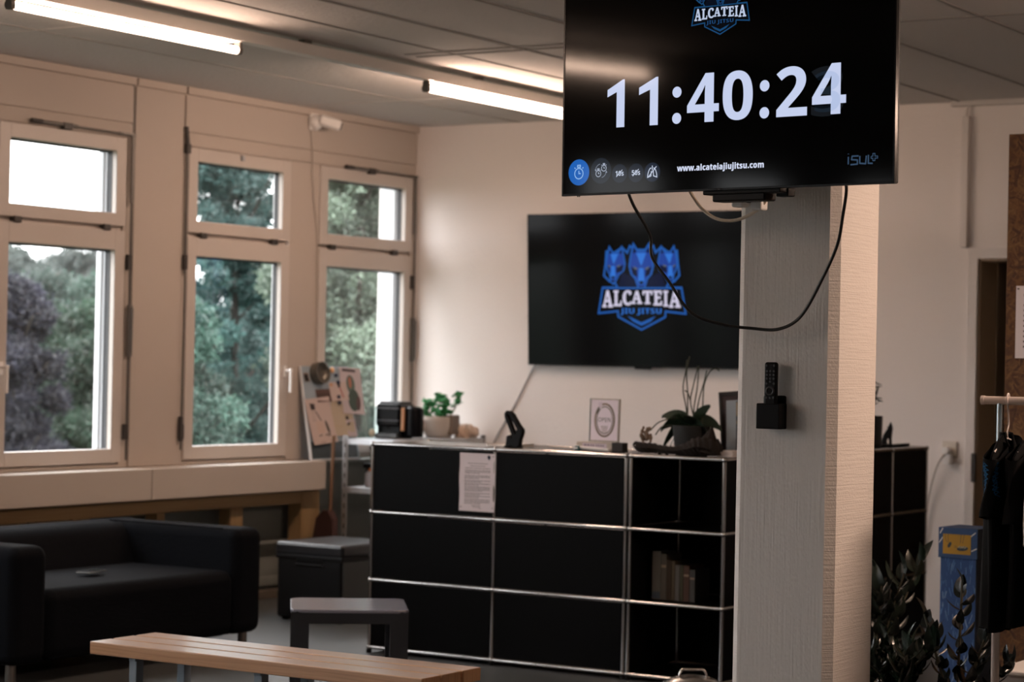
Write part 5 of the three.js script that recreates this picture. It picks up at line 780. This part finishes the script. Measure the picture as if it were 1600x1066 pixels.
leafy('leafy_plant', 'bushy plant with pointed dark green leaves beside the foot of the pillar', [-3.08, 0, -7.5], { seed: 61, pot: 0.15, potH: 0.26, len: 0.095, w: 0.04, bend: 0.5, col: [0.011, 0.022, 0.014], rough: 0.2, stemR: 0.004, per: 16, from: 0.3, lift: 0.45,
  stems: Array.from({ length: 11 }, (_, k) => { const a = k * 2.39, q = 0.08 + 0.02 * (k % 5); return [[0.03 * Math.cos(a), 0.22, 0.03 * Math.sin(a)], [0.6 * q * Math.cos(a), 0.42 + 0.02 * (k % 3), 0.6 * q * Math.sin(a)], [q * 1.4 * Math.cos(a), 0.45 + 0.035 * (k % 5), q * 1.4 * Math.sin(a)]]; }) });
leafy('leafy_plant', 'tall dim plant standing against the black cabinet run', [-3.55, 0, -8.45], { seed: 71, pot: 0.14, potH: 0.26, len: 0.1, w: 0.045, bend: 0.5, col: [0.007, 0.013, 0.008], rough: 0.35, stemR: 0.004, per: 15, from: 0.4, lift: 0.5,
  stems: Array.from({ length: 7 }, (_, k) => { const a = k * 2.39 + 1, q = 0.1 + 0.02 * (k % 4); return [[0.02 * Math.cos(a), 0.22, 0.02 * Math.sin(a)], [0.6 * q * Math.cos(a), 0.5, 0.6 * q * Math.sin(a)], [q * 1.3 * Math.cos(a), 0.66 + 0.05 * (k % 4), q * 1.3 * Math.sin(a)]]; }) });

// ───────────────────────── outside: lawn, trees and shrubs ─────────────────────────
{
  const g = struct('ground'); mesh('lawn', new THREE.PlaneGeometry(160, 160, 1, 1).rotateX(-Math.PI / 2).translate(-60, -0.6, -30), std(0.03, 0.05, 0.025, 0.95), g);
}
const twigG = (() => { // a sprig of eight leaves
  const r = rng(91), list = []; for (let k = 0; k < 8; k++) { const q = new THREE.PlaneGeometry(0.055, 0.13, 1, 2), p = q.attributes.position; for (let i = 0; i < p.count; i++) { const y = p.getY(i); p.setX(i, p.getX(i) * (Math.abs(y) > 0.06 ? 0.15 : 1)); p.setZ(i, 0.02 * Math.cos(y * 20)); } q.translate(0, 0.07, 0).rotateX((r() - 0.5) * 2.6).rotateZ((r() - 0.5) * 3).rotateY(r() * 6.28).translate((r() - 0.5) * 0.2, (r() - 0.5) * 0.2, (r() - 0.5) * 0.2); list.push(q); }
  const g = merge(list); g.computeVertexNormals(); return g;
})();
function tree(name, label, [x, z], o) {
  const t = thing(name, label, o.cat || 'tree', [x, -0.6, z], 0, o.group), r = rng(o.seed), bark = std(0.04, 0.033, 0.028, 0.9), dummy = new THREE.Object3D();
  mesh('trunk', [lathe([[0, 0], [o.tr * 1.3, 0], [o.tr, 0.3], [o.tr * 0.8, o.h * 0.4], [o.tr * 0.3, o.h * 0.85], [0, o.h * 0.9]], 10)], bark, t);
  const br = []; for (let k = 0; k < 9; k++) { const a = k * 2.4, y = o.h * (0.25 + 0.06 * k); br.push(rod([0, y, 0], [o.rx * 0.7 * Math.cos(a), y + o.h * 0.15, o.rz * 0.7 * Math.sin(a)], o.tr * 0.25, 6)); } mesh('branch', br, bark, t);
  const m = new THREE.MeshPhysicalMaterial({ color: 0xffffff, roughness: 0.95, transmission: 0.4, thickness: 0, side: THREE.DoubleSide }), im = new THREE.InstancedMesh(twigG, m, o.n), c = new THREE.Color();
  // clumps, so that light and gaps show between them
  const clumps = Array.from({ length: o.clumps }, () => { const a = r() * 6.28, v = Math.pow(r(), o.topBias || 0.9), q = Math.sqrt(r()) * (o.shape ? o.shape(v) : Math.sin(Math.PI * (0.12 + 0.8 * v))); return [o.rx * q * Math.cos(a), o.y0 + (o.h - o.y0) * v, o.rz * q * Math.sin(a), 0.7 + 0.6 * r(), r()]; });
  for (let k = 0; k < o.n; k++) {
    const q = clumps[Math.floor(r() * clumps.length)], s = o.cl * q[3], g = () => (r() + r() + r() - 1.5) * s;
    dummy.position.set(q[0] + g(), q[1] + g() * 0.7, q[2] + g()); dummy.rotation.set(r() * 6.28, r() * 6.28, r() * 6.28); dummy.scale.setScalar(o.leaf * (0.7 + 0.7 * r())); dummy.updateMatrix(); im.setMatrixAt(k, dummy.matrix);
    const w = 0.6 + 0.8 * q[4] * (0.7 + 0.6 * r()); c.setRGB(o.col[0] * w, o.col[1] * w, o.col[2] * w); im.setColorAt(k, c);
  }
  im.name = 'foliage'; im.userData.kind = 'stuff'; im.castShadow = im.receiveShadow = true; t.add(im); return t;
}
const G = 'shrubs and trees outside the windows';
tree('dark_shrub', 'dark purple-leaved shrub outside the left window', [-18.4, -18.7], { seed: 1, h: 2.85, y0: 0.1, rx: 0.5, rz: 0.5, tr: 0.05, n: 15000, clumps: 60, cl: 0.14, leaf: 0.45, col: [0.022, 0.021, 0.036], cat: 'shrub' });
tree('green_shrub', 'mid green rounded shrub outside, right of the purple one', [-22.1, -24.1], { seed: 2, h: 2.75, y0: 0.0, rx: 0.95, rz: 1.0, tr: 0.06, n: 18000, clumps: 60, cl: 0.24, leaf: 0.55, col: [0.024, 0.06, 0.033], cat: 'shrub' });
tree('grey_shrub', 'wide greyish green shrub far outside, leftmost of the hedge row', [-29.5, -28.72], { seed: 3, h: 3.25, y0: 0.0, rx: 1.5, rz: 1.2, tr: 0.08, n: 14000, clumps: 70, cl: 0.32, leaf: 0.75, col: [0.036, 0.06, 0.046], cat: 'shrub' });
tree('grey_shrub', 'wide greyish green shrub far outside, behind the purple shrub', [-29.85, -30.86], { seed: 13, h: 3.3, y0: 0.0, rx: 1.4, rz: 1.2, tr: 0.08, n: 14000, clumps: 70, cl: 0.32, leaf: 0.75, col: [0.034, 0.058, 0.045], cat: 'shrub' });
tree('grey_shrub', 'greyish green shrub far outside, beside the right jamb of the left window', [-27.4, -30.03], { seed: 14, h: 3.2, y0: 0.0, rx: 1.2, rz: 1.2, tr: 0.08, n: 14000, clumps: 70, cl: 0.32, leaf: 0.75, col: [0.03, 0.058, 0.042], cat: 'shrub' });
tree('pale_tree', 'pale loose tree on the skyline, left in the left window', [-43.4, -43.6], { seed: 4, h: 4.6, y0: 0.8, rx: 2.0, rz: 1.6, tr: 0.06, n: 9000, clumps: 60, cl: 0.35, leaf: 0.9, col: [0.065, 0.08, 0.072] });
tree('pale_tree', 'pale loose tree on the skyline, middle of the left window', [-43.2, -46.1], { seed: 24, h: 4.6, y0: 0.8, rx: 1.8, rz: 1.6, tr: 0.06, n: 9000, clumps: 60, cl: 0.35, leaf: 0.9, col: [0.065, 0.08, 0.072] });
tree('pale_tree', 'pale loose tree on the skyline, by the right jamb of the left window', [-39.2, -43.8], { seed: 25, h: 4.8, y0: 0.8, rx: 1.8, rz: 1.6, tr: 0.06, n: 9000, clumps: 60, cl: 0.35, leaf: 0.9, col: [0.065, 0.08, 0.072] });
tree('sapling', 'thin pale sapling whose tip shows in the upper left pane', [-41.2, -45.0], { seed: 5, h: 6.0, y0: 3.4, rx: 0.4, rz: 0.4, tr: 0.015, n: 900, clumps: 16, cl: 0.16, leaf: 0.8, col: [0.05, 0.055, 0.05] });
tree('rust_tree', 'faint rust brown small tree among the far pale trees', [-38.2, -39.8], { seed: 15, h: 3.75, y0: 0.8, rx: 0.7, rz: 0.7, tr: 0.04, n: 1800, clumps: 24, cl: 0.25, leaf: 0.8, col: [0.15, 0.085, 0.07] });
tree('broad_tree', 'dark green broad tree filling the middle window', [-15.28, -18.75], { seed: 6, h: 4.5, y0: 0.1, rx: 0.95, rz: 1.0, tr: 0.06, n: 12000, clumps: 210, cl: 0.1, leaf: 0.42, col: [0.05, 0.115, 0.105], topBias: 1.0 });
tree('broad_tree', 'second dark tree further back, seen between middle and right windows', [-18.95, -24.7], { seed: 7, h: 3.55, y0: 0.0, rx: 2.0, rz: 1.4, tr: 0.08, n: 26000, clumps: 150, cl: 0.3, leaf: 0.6, col: [0.055, 0.11, 0.1], topBias: 1.0 });
tree('light_shrub', 'light green shrub low in the middle window', [-13.03, -15.44], { seed: 8, h: 2.5, y0: 0.1, rx: 0.5, rz: 0.5, tr: 0.03, n: 9000, clumps: 34, cl: 0.14, leaf: 0.38, col: [0.045, 0.1, 0.075], cat: 'shrub' });
tree('willow', 'light grey green willow close outside the right window', [-12.97, -17.83], { seed: 9, h: 4.9, y0: 0.1, rx: 0.85, rz: 0.9, tr: 0.06, n: 26000, clumps: 90, cl: 0.22, leaf: 0.42, col: [0.13, 0.17, 0.125] });
tree('tall_tree', 'tall dense tree straight outside the right window, out of the view', [-15.0, -11.0], { seed: 31, h: 8.5, y0: 0.3, rx: 2.1, rz: 1.7, tr: 0.2, n: 16000, clumps: 110, cl: 0.5, leaf: 1.6, col: [0.03, 0.06, 0.04] });
tree('willow', 'grey green willow behind the nearer one at the right window', [-15.97, -23.04], { seed: 10, h: 5.6, y0: 0.1, rx: 1.4, rz: 1.4, tr: 0.08, n: 24000, clumps: 90, cl: 0.3, leaf: 0.6, col: [0.12, 0.16, 0.125] });

renderer.render(scene, camera);
